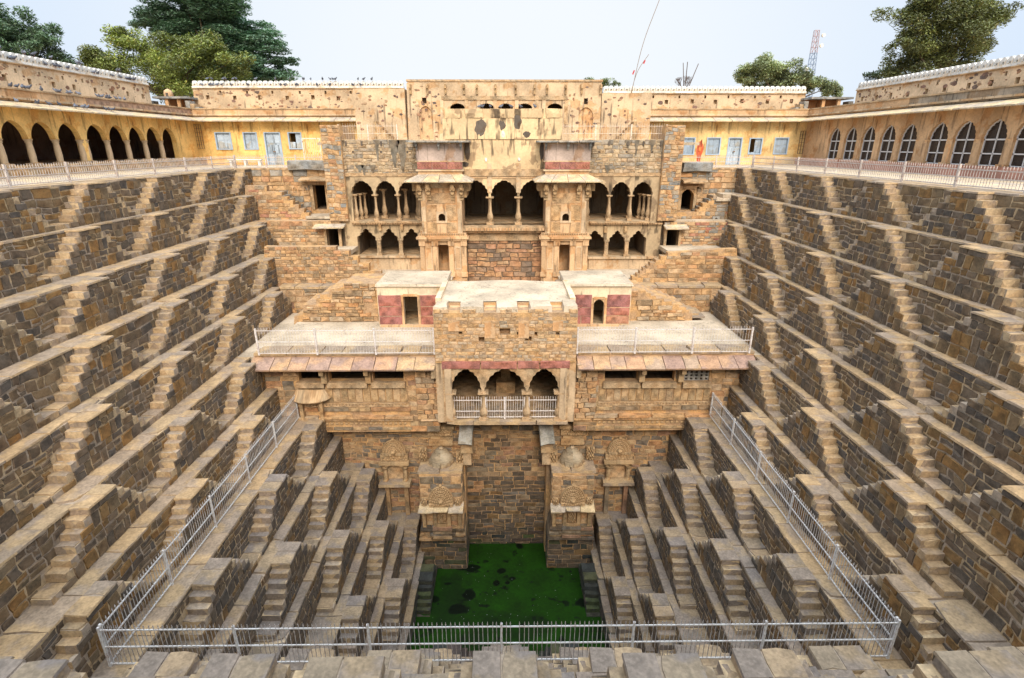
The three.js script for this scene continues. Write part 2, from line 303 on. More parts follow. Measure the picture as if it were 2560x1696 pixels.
{ // the pool: green algae mat with black openings and white specks
  const N = 1024, a = new Uint8Array(N * N * 4), rough = new Uint8Array(N * N * 4), q = rng(5), holes = [];
  for (let k = 0; k < 30; k++) { const s = Math.pow(q(), 2.4); holes.push([q(), q(), .006 + .03 * s, .6 + q() * .8]); }
  holes.push([.235, .44, .062, .8], [.93, .47, .06, .7], [.47, .735, .03, .8], [.16, .63, .022, .5], [.44, .63, .018, 1], [.50, .632, .016, 1], [.53, .67, .018, .7]);
  for (let y = 0; y < N; y++) for (let x = 0; x < N; x++) {
    const u = (x + .5) / N, v = (y + .5) / N, o = (y * N + x) * 4, wob = fbm(u, v, 16, 16, 4, 1) - .5;
    let open = 0; for (const [hx, hy, r, e] of holes) { const dd = Math.hypot(u - hx, (v - hy) / e) / r + wob * 1.5; if (dd < 1.12) open = Math.max(open, .92 * sstep(1.12, .72, dd)); }
    open = Math.max(open, .7 * sstep(.66, .76, fbm(u, v, 22, 22, 4, 2)), .35 * sstep(.52, .72, fbm(u, v, 6, 6, 5, 3)));
    const g = .75 + .5 * fbm(u, v, 9, 9, 5) + .25 * (fbm(u, v, 90, 90, 2, 3) - .5), c = [.085 * g, .21 * g, .0];
    for (let j = 0; j < 3; j++) a[o + j] = 255 * mix(c[j], [.012, .03, .03][j], open * .85);
    rough[o] = rough[o + 1] = rough[o + 2] = 255 * mix(.8, .5, open); a[o + 3] = rough[o + 3] = 255;
  }
  for (let k = 0; k < 120; k++) { const x = Math.floor(q() * N), y = Math.floor(q() * N), s = q() < .2 ? 2 : 1; for (let i = 0; i <= s; i++) for (let j = 0; j <= s; j++) { const o = (Math.min(N - 1, y + j) * N + Math.min(N - 1, x + i)) * 4; a[o] = a[o + 1] = a[o + 2] = 190; } }
  const tx = (d, s) => { const t = new THREE.DataTexture(d, N, N, THREE.RGBAFormat); t.magFilter = THREE.LinearFilter; if (s) t.colorSpace = THREE.SRGBColorSpace; t.needsUpdate = true; return t; };
  const m = new THREE.MeshPhysicalMaterial({ map: tx(a, 1), roughnessMap: tx(rough), roughness: 1, specularIntensity: .35 }); m.name = 'algae_water';
  const g = new THREE.PlaneGeometry(9.2, 8.4); g.rotateX(-Math.PI / 2); g.translate(0, -20.12, -21.2); structure('water', g, m);
}
// ---------- walls, arches, columns ----------
const PL = {
  ochre: M('ochre_plaster', .63, .40, .215, T.plaster), buff: M('buff_plaster', .61, .435, .265, T.plaster), pale: M('pale_plaster', .72, .57, .38, T.plaster), pink: M('pink_plaster', .52, .40, .33, T.plaster),
  yellow: M('yellow_wash', .84, .53, .18, T.plaster), lime: M('white_lime', .80, .77, .71, T.plaster), roof: M('lime_roof', .53, .435, .33, T.lime), inner: M('inner_stone', .20, .145, .095, T.plaster), carved: M('carved_sandstone', .46, .305, .165, T.stone),  // room insides are coloured dark, so their shade is in the colour
  wing: M('weathered_wing', .50, .385, .245, T.stain), stained: M('stained_plaster', .70, .53, .32, T.stain), stainedBuff: M('stained_buff', .60, .45, .27, T.stain),
  red: M('red_sandstone', .40, .135, .105, T.stone), grey: M('blue_grey_stone', .30, .29, .28, T.stone), crustAndShade: M('dark_plaster', .13, .10, .075, T.plaster), tan: M('tan_sandstone', .50, .34, .20, T.stone), joint: M('dark_joint', .17, .125, .085, T.stone),  // the darkest one colours crusts and spouts, and paints shade in openings
};
P.red = pal('red_panel', [[.40, .155, .125], [.36, .145, .13], [.43, .175, .135], [.45, .22, .14]], T.stone);
P.pinkslab = pal('pink_slab', [[.55, .37, .275], [.57, .40, .28], [.53, .37, .285], [.58, .43, .30], [.51, .345, .265]], T.slab);
P.greyblue = pal('slate_block', [[.315, .285, .25], [.355, .31, .265], [.275, .255, .235]], T.stone);
P.ashlar = P.ashlarTop;
const shape = (pts, holes = []) => { const s = new THREE.Shape(pts.map((p) => new THREE.Vector2(...p))); for (const h of holes) s.holes.push(new THREE.Path(h.map((p) => new THREE.Vector2(...p)))); return s; };
const extr = (pts, holes, d, th) => { const g = new THREE.ExtrudeGeometry(shape(pts, holes), { depth: th, bevelEnabled: false }); g.translate(0, 0, -d - th); return g; };
const blob = (x, y, w, h) => { const n = ri(6, 9), r0 = R() * 6; return [...Array(n).keys()].map((k) => { const a = r0 + k / n * 2 * Math.PI, q = rr(.7, 1.25); return [x + Math.cos(a) * w * q, y + Math.sin(a) * h * q]; }).sort((p, q) => Math.atan2(p[1] - y, p[0] - x) - Math.atan2(q[1] - y, q[0] - x)); };
const rect = (a, b, c, d) => [[a, b], [c, b], [c, d], [a, d]];
function RA(px0, py0, px1, py1, d) { const xm = (px0 + px1) / 2, ym = (py0 + py1) / 2; return [at(px0, ym, d)[0], at(xm, Math.max(py0, py1), d)[1], at(px1, ym, d)[0], at(xm, Math.min(py0, py1), d)[1]]; } // [x0, y0, x1, y1]
const RR = (...a) => rect(...RA(...a));
const poly = (d, ...p) => p.map((q) => at(q[0], q[1], d));
function archCurve(xa, xb, ys, ya, lobes) { // from (xa, ys) over the apex to (xb, ys)
  const c = (xa + xb) / 2, h = Math.abs(xb - xa) / 2, out = [], n = lobes || 8, hh = ya - ys;
  if (lobes < 0) { // stepped corbel arch
    const m = -lobes, o2 = []; for (let k = 0; k < m; k++) { const t0 = k / m, t1 = (k + 1) / m, x0 = c - h * (1 - t0), x1 = c - h * (1 - t1) ; o2.push([x0 + h * .02, ys + hh * (t0 * .96)], [x0 + h * .03, ys + hh * (t0 + .55 / m) * .96], [mix(x0, x1, .55), ys + hh * (t0 + .85 / m) * .96]); }
    const l2 = o2.slice(); o2.push([c, ya]); for (let i = l2.length - 1; i >= 0; i--) o2.push([2 * c - l2[i][0], l2[i][1]]); return xb > xa ? o2 : o2.reverse();
  }
  const base = (t) => [c - h * Math.cos(t * Math.PI / 2) , ys + hh * (0.93 * Math.sin(t * Math.PI / 2) + 0.07 * t * t * t * t)];
  for (let k = 0; k < n; k++) for (let j = 0; j < (lobes ? 4 : 1); j++) {
    const t = (k + j / 4) / n, p = base(t), b = lobes ? Math.sin(j / 4 * Math.PI) * h * .06 : 0, q = base(t + .01), dx = q[0] - p[0], dy = q[1] - p[1], l = Math.hypot(dx, dy) || 1;
    out.push([p[0] - dy / l * b, p[1] + dx / l * b]);
  }
  const left = out.slice(); out.push([c, ya]);
  for (let i = left.length - 1; i >= 0; i--) out.push([2 * c - left[i][0], left[i][1]]);
  return xb > xa ? out : out.reverse();
}
function arches(xl, xr, piers, yb, ys, ya, dl, lobes) { // one opening with arches between slender columns
  const e = [xl, ...piers, xr], p = [[xl, yb]];
  for (let i = 0; i + 1 < e.length; i++) p.push(...archCurve(e[i] + (i ? dl : 0), e[i + 1] - (i + 2 < e.length ? dl : 0), ys, ya, lobes));
  p.push([xr, yb]); return p;
}
const lathe = (prof, seg = 14) => new THREE.LatheGeometry(prof.map((p) => new THREE.Vector2(...p)), seg);
function baluster(h, r) { // slender column: square foot, vase, tapering shaft, flared head
  const f = [[1.25, 0], [1.25, .07], [.95, .08], [.8, .12], [1.15, .2], [1.22, .27], [1.0, .36], [.74, .46], [.62, .62], [.56, .82], [.8, .85], [.62, .88], [1.0, .95], [1.3, 1]];
  const g = lathe(f.map(([a, b]) => [a * r, b * h]), 10), b = new THREE.BoxGeometry(r * 2.7, h * .09, r * 2.7); b.translate(0, h * .045, 0);
  const c = new THREE.BoxGeometry(r * 2.9, h * .05, r * 2.9); c.translate(0, h * .985, 0); return mergeGeometries([g.toNonIndexed(), b.toNonIndexed(), c.toNonIndexed()]);
}
const place = (g, x, y, d) => (g.translate(x, y, -d), g);
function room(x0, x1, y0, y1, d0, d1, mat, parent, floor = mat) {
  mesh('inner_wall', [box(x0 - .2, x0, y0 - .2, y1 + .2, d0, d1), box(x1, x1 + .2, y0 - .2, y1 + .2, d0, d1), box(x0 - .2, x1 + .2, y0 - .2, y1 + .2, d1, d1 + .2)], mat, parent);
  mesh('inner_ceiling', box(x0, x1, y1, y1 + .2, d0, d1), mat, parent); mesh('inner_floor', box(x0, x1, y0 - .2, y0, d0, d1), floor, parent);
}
function carved(parent, name, d, pts, size, dep, mat) { // a carved relief: many small knobs cut out of one stone
  const xs = pts.map((p) => p[0]), ys = pts.map((p) => p[1]), x0 = Math.min(...xs), x1 = Math.max(...xs), y0 = Math.min(...ys), y1 = Math.max(...ys), gs = [extr(pts, [], d - dep * .5, dep * .5)];
  const cx = (x0 + x1) / 2, O = v3(0, 0, -d + dep * .45);
  for (let y = y0, row = 0; y < y1 - size * .5; y += size, row++) for (let x = x0 + (row % 2 ? size * .5 : 0); x < x1 - size * .4; x += size) {
    if (!inPoly(pts, x + size * .5, y + size * .5)) continue;
    const k = dep * (1.1 - .5 * Math.abs((x + size / 2 - cx) / (x1 - x0)) * 2) * (row % 3 === 2 ? 1.15 : rr(.72, .95));
    gs.push(stoneGeo(O, X1, Y1, Z1, outline(x, y, x + size * .92, y + size * .86, size * .05), k, size * .22));
  }
  return mesh(name, gs, mat, parent);
}
function ornament(parent, name, cx, y0, rx, ry, d, rings, mat) { // half round relief: ribs and beads in arches one inside the other
  const base = []; for (let k = 0; k <= 16; k++) { const a = Math.PI * k / 16; base.push([cx + rx * Math.cos(a), y0 + ry * Math.pow(Math.sin(a), .85)]); }
  const gs = [extr(base, [], d - .07, .07)];
  for (let r = 0; r < rings; r++) {
    const f = .93 - r * (.86 / rings), n = Math.max(5, Math.round(20 * f)), pts = [], w = .1 + .035 * r; for (let k = 0; k <= 12; k++) { const a = Math.PI * k / 12; pts.push(v3(cx + rx * f * Math.cos(a), y0 + .03 + ry * f * Math.pow(Math.sin(a), .85), -d + w)); }
    gs.push(new THREE.TubeGeometry(new THREE.CatmullRomCurve3(pts), 16, .034, 5));
    const f2 = f - .4 / rings; for (let k = 0; k < n; k++) { const a = Math.PI * (k + .5) / n, g = new THREE.SphereGeometry(.062 * rr(.8, 1.1), 6, 5); g.scale(.8, 1.15, 1); gs.push(place(g, cx + rx * f2 * Math.cos(a), y0 + .03 + ry * f2 * Math.sin(a), d - w - .01)); }
  }
  for (let k = -3; k <= 3; k++) gs.push(box(cx + k * rx * .27 - .07, cx + k * rx * .27 + .07, y0, y0 + .13, d - .26, d));
  gs.push(place(new THREE.SphereGeometry(.13, 8, 6), cx, y0 + ry * .28, d - .28), place(new THREE.SphereGeometry(.09, 8, 6), cx, y0 + ry + .04, d - .1));
  return mesh(name, gs, mat, parent);
}
// ---------- the wall above the pool ----------
const topOf = (x) => { const XS = x < 0 ? XL : XR; for (let i = 12; i >= 5; i--) if (Math.abs(x) < XS[i - 1] + .02 && Math.abs(x) > XS[i]) return LV[i]; return -99; };
for (const [s, word] of [[-1, 'left'], [1, 'right']]) {
  const t = thing('well_wall', `tall coursed brown stone wall with a shrine niche, ${word} of the pool recess`, 'stone wall'), x0 = s < 0 ? -10.9 : 2.1, x1 = s < 0 ? -2.2 : 10.8;
  mesh('core', box(x0, x1, -21.4, -11.2, 24.6, 26.2), mortarWarm, t);
  masonry(t, v3(x0, -20.4, -24.6), X1, Y1, Z1, x1 - x0, 9.1, { ch: [.17, .3], sl: [.28, .75], gap: .04, dep: .04, pal: P.brown, warp: .03, jit: .03, skip: (u, v) => { const x = x0 + u, y = -20.4 + v; return y < topOf(x) - .05 || (Math.abs(x) < 4.5 && y < -14.2); } });
}
{
  const t = thing('well_wall', 'stained brick coloured stone wall in the recess over the green pool', 'stone wall');
  mesh('core', box(-2.2, 2.1, -21.4, -11.2, 25.3, 26.1), mortarWarm, t);
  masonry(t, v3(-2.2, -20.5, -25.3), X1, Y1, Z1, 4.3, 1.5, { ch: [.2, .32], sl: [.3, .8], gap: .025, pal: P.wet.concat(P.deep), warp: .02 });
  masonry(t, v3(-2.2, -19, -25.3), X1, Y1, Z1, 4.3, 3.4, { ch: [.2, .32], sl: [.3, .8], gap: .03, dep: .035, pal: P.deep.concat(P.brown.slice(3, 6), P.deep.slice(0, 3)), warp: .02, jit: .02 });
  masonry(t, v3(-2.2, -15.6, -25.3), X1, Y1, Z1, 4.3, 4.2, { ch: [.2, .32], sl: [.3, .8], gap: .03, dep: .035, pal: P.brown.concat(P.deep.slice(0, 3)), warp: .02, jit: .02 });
}
// ---------- towers with ribbed domes beside the pool ----------
for (const [s, word] of [[-1, 'left'], [1, 'right']]) {
  const t = thing('domed_tower', `square carved stone tower with ribbed dome standing in the pool, ${word} of the recess`, 'tower', 'domed towers beside the pool'), c = s * 3.38;
  t.position.x = c; t.updateMatrixWorld();
  const f = 23.35, mk = (a, b, y0, y1, d0, d1 = 25.2) => box(a, b, y0, y1, d0, d1);
  mesh('core', [mk(-1.06, 1.06, -16.1, -14.15, f + .02), mk(-1.0, 1.0, -18.1, -16.1, f + .12), mk(-1.2, 1.2, -21.4, -18.1, f + .02)], mortarWarm, t);
  const Uin = v3(0, 0, s < 0 ? -1 : 1);
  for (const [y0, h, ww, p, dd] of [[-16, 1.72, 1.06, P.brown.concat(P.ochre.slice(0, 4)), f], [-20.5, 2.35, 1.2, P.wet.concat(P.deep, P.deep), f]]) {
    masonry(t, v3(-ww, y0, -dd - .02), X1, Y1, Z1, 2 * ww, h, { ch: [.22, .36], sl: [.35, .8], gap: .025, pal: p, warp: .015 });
    masonry(t, v3(s < 0 ? ww : -ww, y0, s < 0 ? -dd - .02 : -25.2), Uin, Y1, v3(-s, 0, 0), 25.2 - dd, h, { ch: [.22, .36], sl: [.35, .8], gap: .025, pal: p, warp: .015 });
  }
  slabRow(t, v3(-1.14, -14.15, -25.2), X1, Z1, 2.28, 1.82, .14, [1.0, 1.2], P.slab.slice(0, 3), 'top_slab');
  // pediment over the canopy
  ornament(t, 'pediment', 0, -15.93, .66, 1.12, f, 5, PL.carved);
  for (const k of [-1, 1]) carved(t, 'finial_block', f, rect(k * .86 - .15, -15.93, k * .86 + .15, -15.55), .1, .16, PL.carved);
  // canopy slabs, sloping out and down
  for (let k = 0; k < 3; k++) { const a = -1.15 + k * .76; mesh('canopy_slab', stoneGeo(v3(0, -15.98, -f - .1), X1, v3(0, .22, -1).normalize(), v3(0, 1, .22).normalize(), outline(a + .01, -.66 + (k === 1 ? .05 : 0), a + .76, .1, .03), .06, .012), pick(P.pale), t); }
  // niche storey
  for (const x of [-.92, -.36, .36, .92]) mesh('pilaster', box(x - .09, x + .09, -17.35, -16.0, f - .06, f + .2), PL.carved, t);
  mesh('niche', [box(-.27, .27, -17.3, -17.18, f - .12, f + .2), box(-.2, .2, -17.18, -16.2, f + .06, f + .2)], PL.carved, t);
  carved(t, 'carved_panel', f + .02, rect(-.2, -17.1, .2, -16.15), .1, .1, PL.carved);
  for (const x of [-.64, .64]) masonry(t, v3(x - .18, -17.3, -f - .1), X1, Y1, Z1, .36, 1.2, { ch: [.25, .4], sl: [.3, .36], pal: P.ochre });
  // stepped mouldings
  [[1.1, -17.45], [1.16, -17.58], [1.06, -17.7], [1.2, -17.84], [1.12, -17.98], [1.24, -18.13]].forEach(([w, y], k) => { slabRow(t, v3(-w, y, -25.2), X1, Z1, 2 * w, 25.2 - f + (w - 1.1) + .04, .125, [.5, .9], P.brown.concat(P.deep), 'moulding', .012); if (k % 2 === 0) mesh('boss', stoneGeo(v3(0, y, -25.2), X1, Z1, Y1, outline(-.5, 1.2, .5, 25.2 - f + .2 + (w - 1.1), .012), .14, .02), pick(P.brown), t); });
  // dome
  const seg = 28, prof = [[.60, 0], [.62, .05], [.62, .2], [.59, .25], [.58, .3], [.52, .42], [.42, .55], [.33, .62], [.33, .68], [.28, .74], [.15, .78], [.1, .78], [0, .79]], dg = lathe(prof, seg * 2), dp = dg.attributes.position;
  for (let i = 0; i < dp.count; i++) { const y = dp.getY(i); if (y < .26) { const a = Math.atan2(dp.getZ(i), dp.getX(i)), k = 1 + .05 * Math.sign(Math.sin(a * seg)); dp.setX(i, dp.getX(i) * k); dp.setZ(i, dp.getZ(i) * k); } }
  dg.computeVertexNormals(); mesh('dome', place(dg, 0, -14.02, 24.25), M('dome_stone', .40, .31, .21, T.stone), t);
  const fin = new THREE.SphereGeometry(.11, 10, 8); fin.scale(1, .75, 1); mesh('finial', place(fin, 0, -13.18, 24.25), M('finial_stone', .46, .35, .24, T.stone), t);
  // carved corbel stack behind the dome
  const cb = []; for (const [w, y0, y1, d] of [[.6, -13.1, -12.75, 24.35], [.5, -12.75, -12.5, 24.4], [.62, -12.5, -12.05, 24.3], [.72, -12.05, -11.9, 24.15]]) cb.push(box(-w + s * .02, w, y0, y1, d, 24.7)); mesh('corbel', cb, PL.carved, t);
  carved(t, 'carved_panel', 24.3, rect(-.55, -12.48, .55, -12.08), .13, .08, PL.carved);
  carved(t, 'bracket', 24.45, rect(s * .95 - .2, -13.9, s * .95 + .2, -13.2), .12, .25, PL.carved);
  carved(t, 'bracket', 24.45, rect(-s * .95 - .2, -14, -s * .95 + .2, -13.4), .14, .3, PL.carved);
}
// ---------- shrine niches ----------
for (const [s, word] of [[-1, 'left'], [1, 'right']]) {
  const t = thing('shrine_niche', `carved shrine niche with two columns set in the ${word} brown wall above the stairs`, 'niche', 'shrine niches in the wall'), c = s * 5.85;
  t.position.x = c; t.updateMatrixWorld(); const f = 24.55;
  mesh('pediment_base', box(-.72, .72, -14.0, -13.62, f - .2, f), PL.carved, t); carved(t, 'carved_panel', f - .2, rect(-.7, -13.98, .7, -13.64), .14, .06, PL.carved); ornament(t, 'pediment', 0, -13.62, .62, .85, f - .08, 4, PL.carved);
  mesh('lintel', [box(-.78, .78, -14.16, -14.0, f - .4, f), extr([[-.5, -14.16], [.5, -14.16], [.42, -14.3], [.2, -14.22], [0, -14.18], [-.2, -14.22], [-.42, -14.3]], [], f - .34, .2)], PL.carved, t);
  for (const k of [-1, 1]) {
    const col = lathe([[.15, 0], [.15, .1], [.1, .14], [.13, .3], [.1, .5], [.13, .62], [.1, .66], [.15, .74], [.19, .8], [.19, .86]], 8); mesh('column', place(col, k * .52, -15.16, f - .22), PL.carved, t);
    const post = box(-.11, .11, -17.45, -15.33, f - .22, f + .02); post.translate(k * .5, 0, 0); mesh('leg', post, pick(P.brown), t);
  }
  mesh('back_panel', box(-.45, .45, -15.16, -14.1, f - .06, f), PL.tan, t);
  mesh('sill', stoneGeo(v3(0, -15.34, -f), X1, Z1, Y1, outline(-.82, -.02, .82, .62, .03), .18, .02), pick(P.slab), t);
}
for (const [s, word] of [[-1, 'left'], [1, 'right']]) { // grey slabs leaning under the pavilion sill
  const m = mesh(numbered('leaning_slab'), stoneGeo(v3(0, 0, 0), X1, Y1, Z1, outline(-.36, -.62, .36, .62, .05), .13, .02), M('leaning_slab', .33, .315, .29, T.stone), scene);
  m.position.set(s * 2.02, -12.15, -24.0); m.rotation.set(-.62, s * .12, s * .10); m.userData = { label: `broken blue grey stone slab leaning out beneath the pavilion, ${word} one`, category: 'stone slab', group: 'leaning slabs' };
  const b = thing('corbel_block', `stacked stone corbel under the ${word} leaning grey slab`, 'corbel'); b.position.set(s * 2.05, 0, 0);
  mesh('block', box(-.25, .25, -13.0, -12.7, 24.1, 25.4), PL.tan, b); mesh('block', box(-.3, .3, -13.35, -13.0, 24.0, 25.4), PL.carved, b); mesh('block', box(-.22, .22, -14.15, -13.35, 24.15, 25.4), PL.tan, b);
}
// ---------- pavilion ----------
{
  const t = thing('pavilion', 'low sandstone pavilion with three cusped arches and pink eaves, in front of the palace', 'pavilion');
  const EY = -8.28, wf = 23.7;
  for (const s of [-1, 1]) {
    const xa = s < 0 ? -11.75 : 3.3, xb = s < 0 ? -3.3 : 11.65;
    const wins = (s < 0 ? [[746, 806], [822, 914], [932, 1009]] : [[1512, 1595], [1609, 1687], [1711, 1774]]).map(([a, b]) => RA(a, 928, b, 953, wf));
    mesh('wing_wall', extr(rect(xa, -11.9, xb, EY + .3), wins.map((w) => rect(...w)), wf, .35), mortarWarm, t);
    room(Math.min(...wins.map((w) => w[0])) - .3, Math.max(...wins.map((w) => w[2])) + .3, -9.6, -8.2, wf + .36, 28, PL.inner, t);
    const c0 = wins[0][0] - .25, c1 = wins[2][2] + .15;
    const hol = wins.map((w) => [w[0] - xa - .05, w[1] + 11.9 - .3, w[2] - xa + .05, 4]);
    hol.push([c0 - xa, 0, c1 - xa, 2.6]);
    masonry(t, v3(xa, -11.9, -wf), X1, Y1, Z1, xb - xa, EY + 11.9, { ch: [.22, .34], sl: [.35, .7], gap: .025, pal: P.ochre.concat(P.brown), holes: hol, warp: .015 });
    for (const w of wins) mesh('sill', extr([[w[0] - .08, w[1] - .28], [w[2] + .08, w[1] - .28], [w[2] + .08, w[1]], [w[0] - .08, w[1]]], [], wf - .22, .24), PL.tan, t);
    for (let k = 0; k < 2; k++) { const x = (wins[k][2] + wins[k + 1][0]) / 2; mesh('bracket', [box(x - .13, x + .13, -9.15, -8.3, wf - .3, wf), box(x - .1, x + .1, -8.62, -8.3, wf - .62, wf - .3)], PL.carved, t); }
    // the last opening on the right is a pierced stone screen
    if (s > 0) { const w = wins[2], hs = []; for (let i = 0; i < 5; i++) for (let j = 0; j < 3; j++) { const a = w[0] + (w[2] - w[0]) * (i + .28) / 5, b = w[1] + (w[3] - w[1]) * (j + .22) / 3; hs.push(rect(a, b, a + (w[2] - w[0]) * .1, b + (w[3] - w[1]) * .19)); } mesh('pierced_screen', extr(rect(...w), hs, wf + .08, .06), PL.grey, t); }
    // carved apron: upright panels, a row of pierced squares, mouldings
    const n = Math.round((c1 - c0) / .36);
    for (let k = 0; k < n; k++) { const a = c0 + k * (c1 - c0) / n, b = a + (c1 - c0) / n; mesh('apron_panel', stoneGeo(v3(0, 0, -wf - .02), X1, Y1, Z1, outline(a + .012, -10.25, b - .012, -9.42, .004), .07, .02), R() < .3 ? PL.tan : PL.carved, t); }
    const sq = []; for (let x = c0 + .1; x < c1 - .1; x += .16) sq.push(rect(x, -10.44, x + .08, -10.36)); mesh('pierced_frieze', extr(rect(c0, -10.5, c1, -10.28), sq, wf - .05, .06), PL.tan, t);
    slabRow(t, v3(c0 - .1, -10.72, -wf - .1), X1, Z1, c1 - c0 + .2, .2, .2, [.8, 1.6], P.brown, 'moulding', .01);
    slabRow(t, v3(c0 - .2, -11.08, -wf - .1), X1, Z1, c1 - c0 + .4, .34, .13, [.9, 1.7], P.ochre, 'cornice', .01);
    slabRow(t, v3(c0 - .2, -11.24, -wf - .1), X1, Z1, c1 - c0 + .4, .24, .14, [.9, 1.7], P.ochre, 'cornice', .01);
    const fr = []; for (let x = c0; x < c1 - .2; x += .24) { const g = new THREE.SphereGeometry(.085, 8, 6); g.scale(1, 1, .5); fr.push(place(g, x + .12, -11.42, wf - .02)); } mesh('rosette_frieze', fr, PL.carved, t);
    slabRow(t, v3(c0 - .1, -11.75, -wf - .1), X1, Z1, c1 - c0 + .2, .18, .13, [.6, 1.3], P.brown, 'moulding', .01);
    // eave slabs and the strip over them
    const V = v3(0, -.42, 1).normalize(), Nn = v3(0, 1, .42).normalize(), e0 = s < 0 ? -11.85 : 3.3, e1 = s < 0 ? -3.3 : 11.7;
    for (let x = e0; x < e1 - .1;) { let l = rr(.7, 1.05); if (e1 - x - l < .5) l = e1 - x; mesh('eave_slab', stoneGeo(v3(0, -7.93, -wf - .02), X1, V, Nn, outline(x + .006, -.05, x + l - .006, .92 + rr(0, .02), .008), .07 + rr(0, .02), .01), pick(P.pinkslab), t); x += l; }
    mesh('plaster_strip', box(e0 + .1, e1, -7.95, -7.78, wf - .05, wf + .3), PL.ochre, t);
    slabRow(t, v3(e0 + .05, -7.79, -wf - .9), X1, Z1, e1 - e0 - .05, 1.02, .13, [.9, 1.6], P.slab, 'coping', .012);
  }
  mesh('platform', [box(-11.45, -3.3, -8.3, -7.665, 24.55, 28.36), box(3.3, 11.4, -8.3, -7.665, 24.55, 28.36), box(-6.8, 6.6, -8.3, -7.665, 28.36, 30.75), box(-11.45, -6.8, -8.3, -7.9, 28.36, 30.75), box(6.6, 11.4, -8.3, -7.9, 28.36, 30.75)], PL.roof, t);
  mesh('end_wall', [box(-11.45, -11.1, -11.5, -8.3, 24.06, 30.7), box(11.05, 11.4, -11.5, -8.3, 24.06, 30.7)], mortarWarm, t);
  // central block
  const cf = 23.15, A = [1130, 1395].map((p) => at(p, 1000, cf)[0]), pr = [1208, 1317].map((p) => at(p, 1000, cf)[0]), yb = -11.02, ys = at(1262, 983, cf)[1], ya = at(1262, 924, cf)[1];
  mesh('arch_wall', extr(rect(-2.98, -11.02, 2.92, -8.1), [arches(A[0], A[1], pr, yb + .005, ys, ya, .1, 5)], cf, .3), PL.tan, t);
  for (const p of [...pr, A[0] - .05, A[1] + .05]) mesh('column', place(baluster(ys - yb, .17), p, yb, cf + .16), PL.tan, t);
  for (const x of [-2.72, 2.66]) mesh('pilaster', box(x - .16, x + .16, -11.02, -8.2, cf - .08, cf), PL.buff, t);
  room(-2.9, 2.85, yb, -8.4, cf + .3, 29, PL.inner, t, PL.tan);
  mesh('shrine', [box(-.55, .45, yb, -10.4, 26.2, 27.1), box(-.3, .2, -10.4, -9.6, 26.7, 27.1)], PL.carved, t);
  const bx = [-3.02, -1.2, .5, 1.55, 2.96]; for (let k = 0; k < 4; k++) mesh('red_band', stoneGeo(v3(0, 0, -cf - .05), X1, Y1, Z1, outline(bx[k] + .01, -8.28, bx[k + 1] - .01, -7.93, .012), .14, .014), pick(P.red.slice(0, 3)), t);
  // parapet: blocks between sunken chutes
  const cut = [[-3.3, -2.62], [-2.12, -.98], [-.5, .55], [1.03, 2.1], [2.56, 3.24]];
  const holes = [[1151, 834, 7, 6], [1218, 832, 6, 6], [1204, 850, 12, 11], [1262, 830, 22, 14], [1296, 835, 6, 7], [1321, 848, 13, 10], [1340, 836, 6, 9], [1394, 835, 7, 6]].map(([x, y, w, h]) => RA(x - w * .6, y - h * .6, x + w * .6, y + h * .6, cf));
  masonry(t, v3(-3.28, -7.94, -cf - .03), X1, Y1, Z1, 6.5, 2.52, { skip: (u, v) => v > 1.95 && !cut.some(([a, b]) => u - 3.28 > a + .1 && u - 3.28 < b - .1), ch: [.13, .2], sl: [.2, .45], gap: .013, dep: .032, jit: .008, pal: P.ashlar, warp: .012, holes: holes.map((h) => [h[0] + 3.28, h[1] + 7.94, h[2] + 3.28, h[3] + 7.94]) });
  mesh('block_core', [extr(rect(-3.28, -8.02, 3.22, -5.6), holes.map((h) => rect(...h)), cf + .02, .4), box(-3.28, 3.22, -8.02, -5.42, 24.2, 27.85), box(-3.28, 3.22, -8.02, -5.6, cf + .42, 24.2)], mortarWarm, t);
  mesh('side_wall', [box(-3.31, -2.9, -11.15, -8.0, cf + .1, 24.6), box(2.84, 3.25, -11.15, -8.0, cf + .1, 24.6)], PL.buff, t);
  cut.forEach(([a, b]) => { mesh('parapet_block', stoneGeo(v3(0, -5.7, -24.3), X1, Z1, Y1, outline(a + .02, 0, b - .02, 24.3 - cf - .04, .03), .38 + rr(-.03, .03), .05), PL.roof, t); });
  for (let k = 0; k < 4; k++) { const a = cut[k][1], b = cut[k + 1][0]; mesh('chute', extr([[-24.3, -5.5], [-cf + .0, -6.0], [-cf + .05, -6.45 - (k % 3 ? .35 : 0)], [-cf - .1, -6.45 - (k % 3 ? .35 : 0)], [-24.3, -6.4]].map(([z, y]) => [z, y]), [], 0, b - a).translate(0, 0, b - a).rotateY(-Math.PI / 2).translate(b, 0, 0), PL.ochre, t); }
  for (const s of [-1, 1]) mesh('parapet_block', box(s < 0 ? -3.3 : 2.98, s < 0 ? -3.04 : 3.24, -5.7, -5.22, 24.3, 27.8), PL.pale, t);
  { const g = new THREE.PlaneGeometry(6.1, 3.6, 24, 24); g.rotateX(-Math.PI / 2); const p = g.attributes.position; for (let i = 0; i < p.count; i++) p.setY(i, .03 * Math.sin(p.getX(i) * 1.3 + 1) + .02 * Math.sin(p.getZ(i) * 2.1 + p.getX(i)) - .03 * p.getZ(i)); for (let i = 0; i < p.count; i++) g.attributes.uv.setXY(i, p.getX(i), p.getZ(i)); g.computeVertexNormals(); g.translate(-.03, -5.32, -26.05); mesh('roof', g, PL.roof, t); }
  // sill below the arches, carried on corbels
  slabRow(t, v3(-3.0, -11.16, -24.7), X1, Z1, 5.95, 1.72, .15, [1.2, 2], P.slab, 'sill', .012);
  slabRow(t, v3(-4.2, -11.25, -24.7), X1, Z1, 8.35, 1.15, .12, [1.2, 2], P.ochre, 'sill', .012);
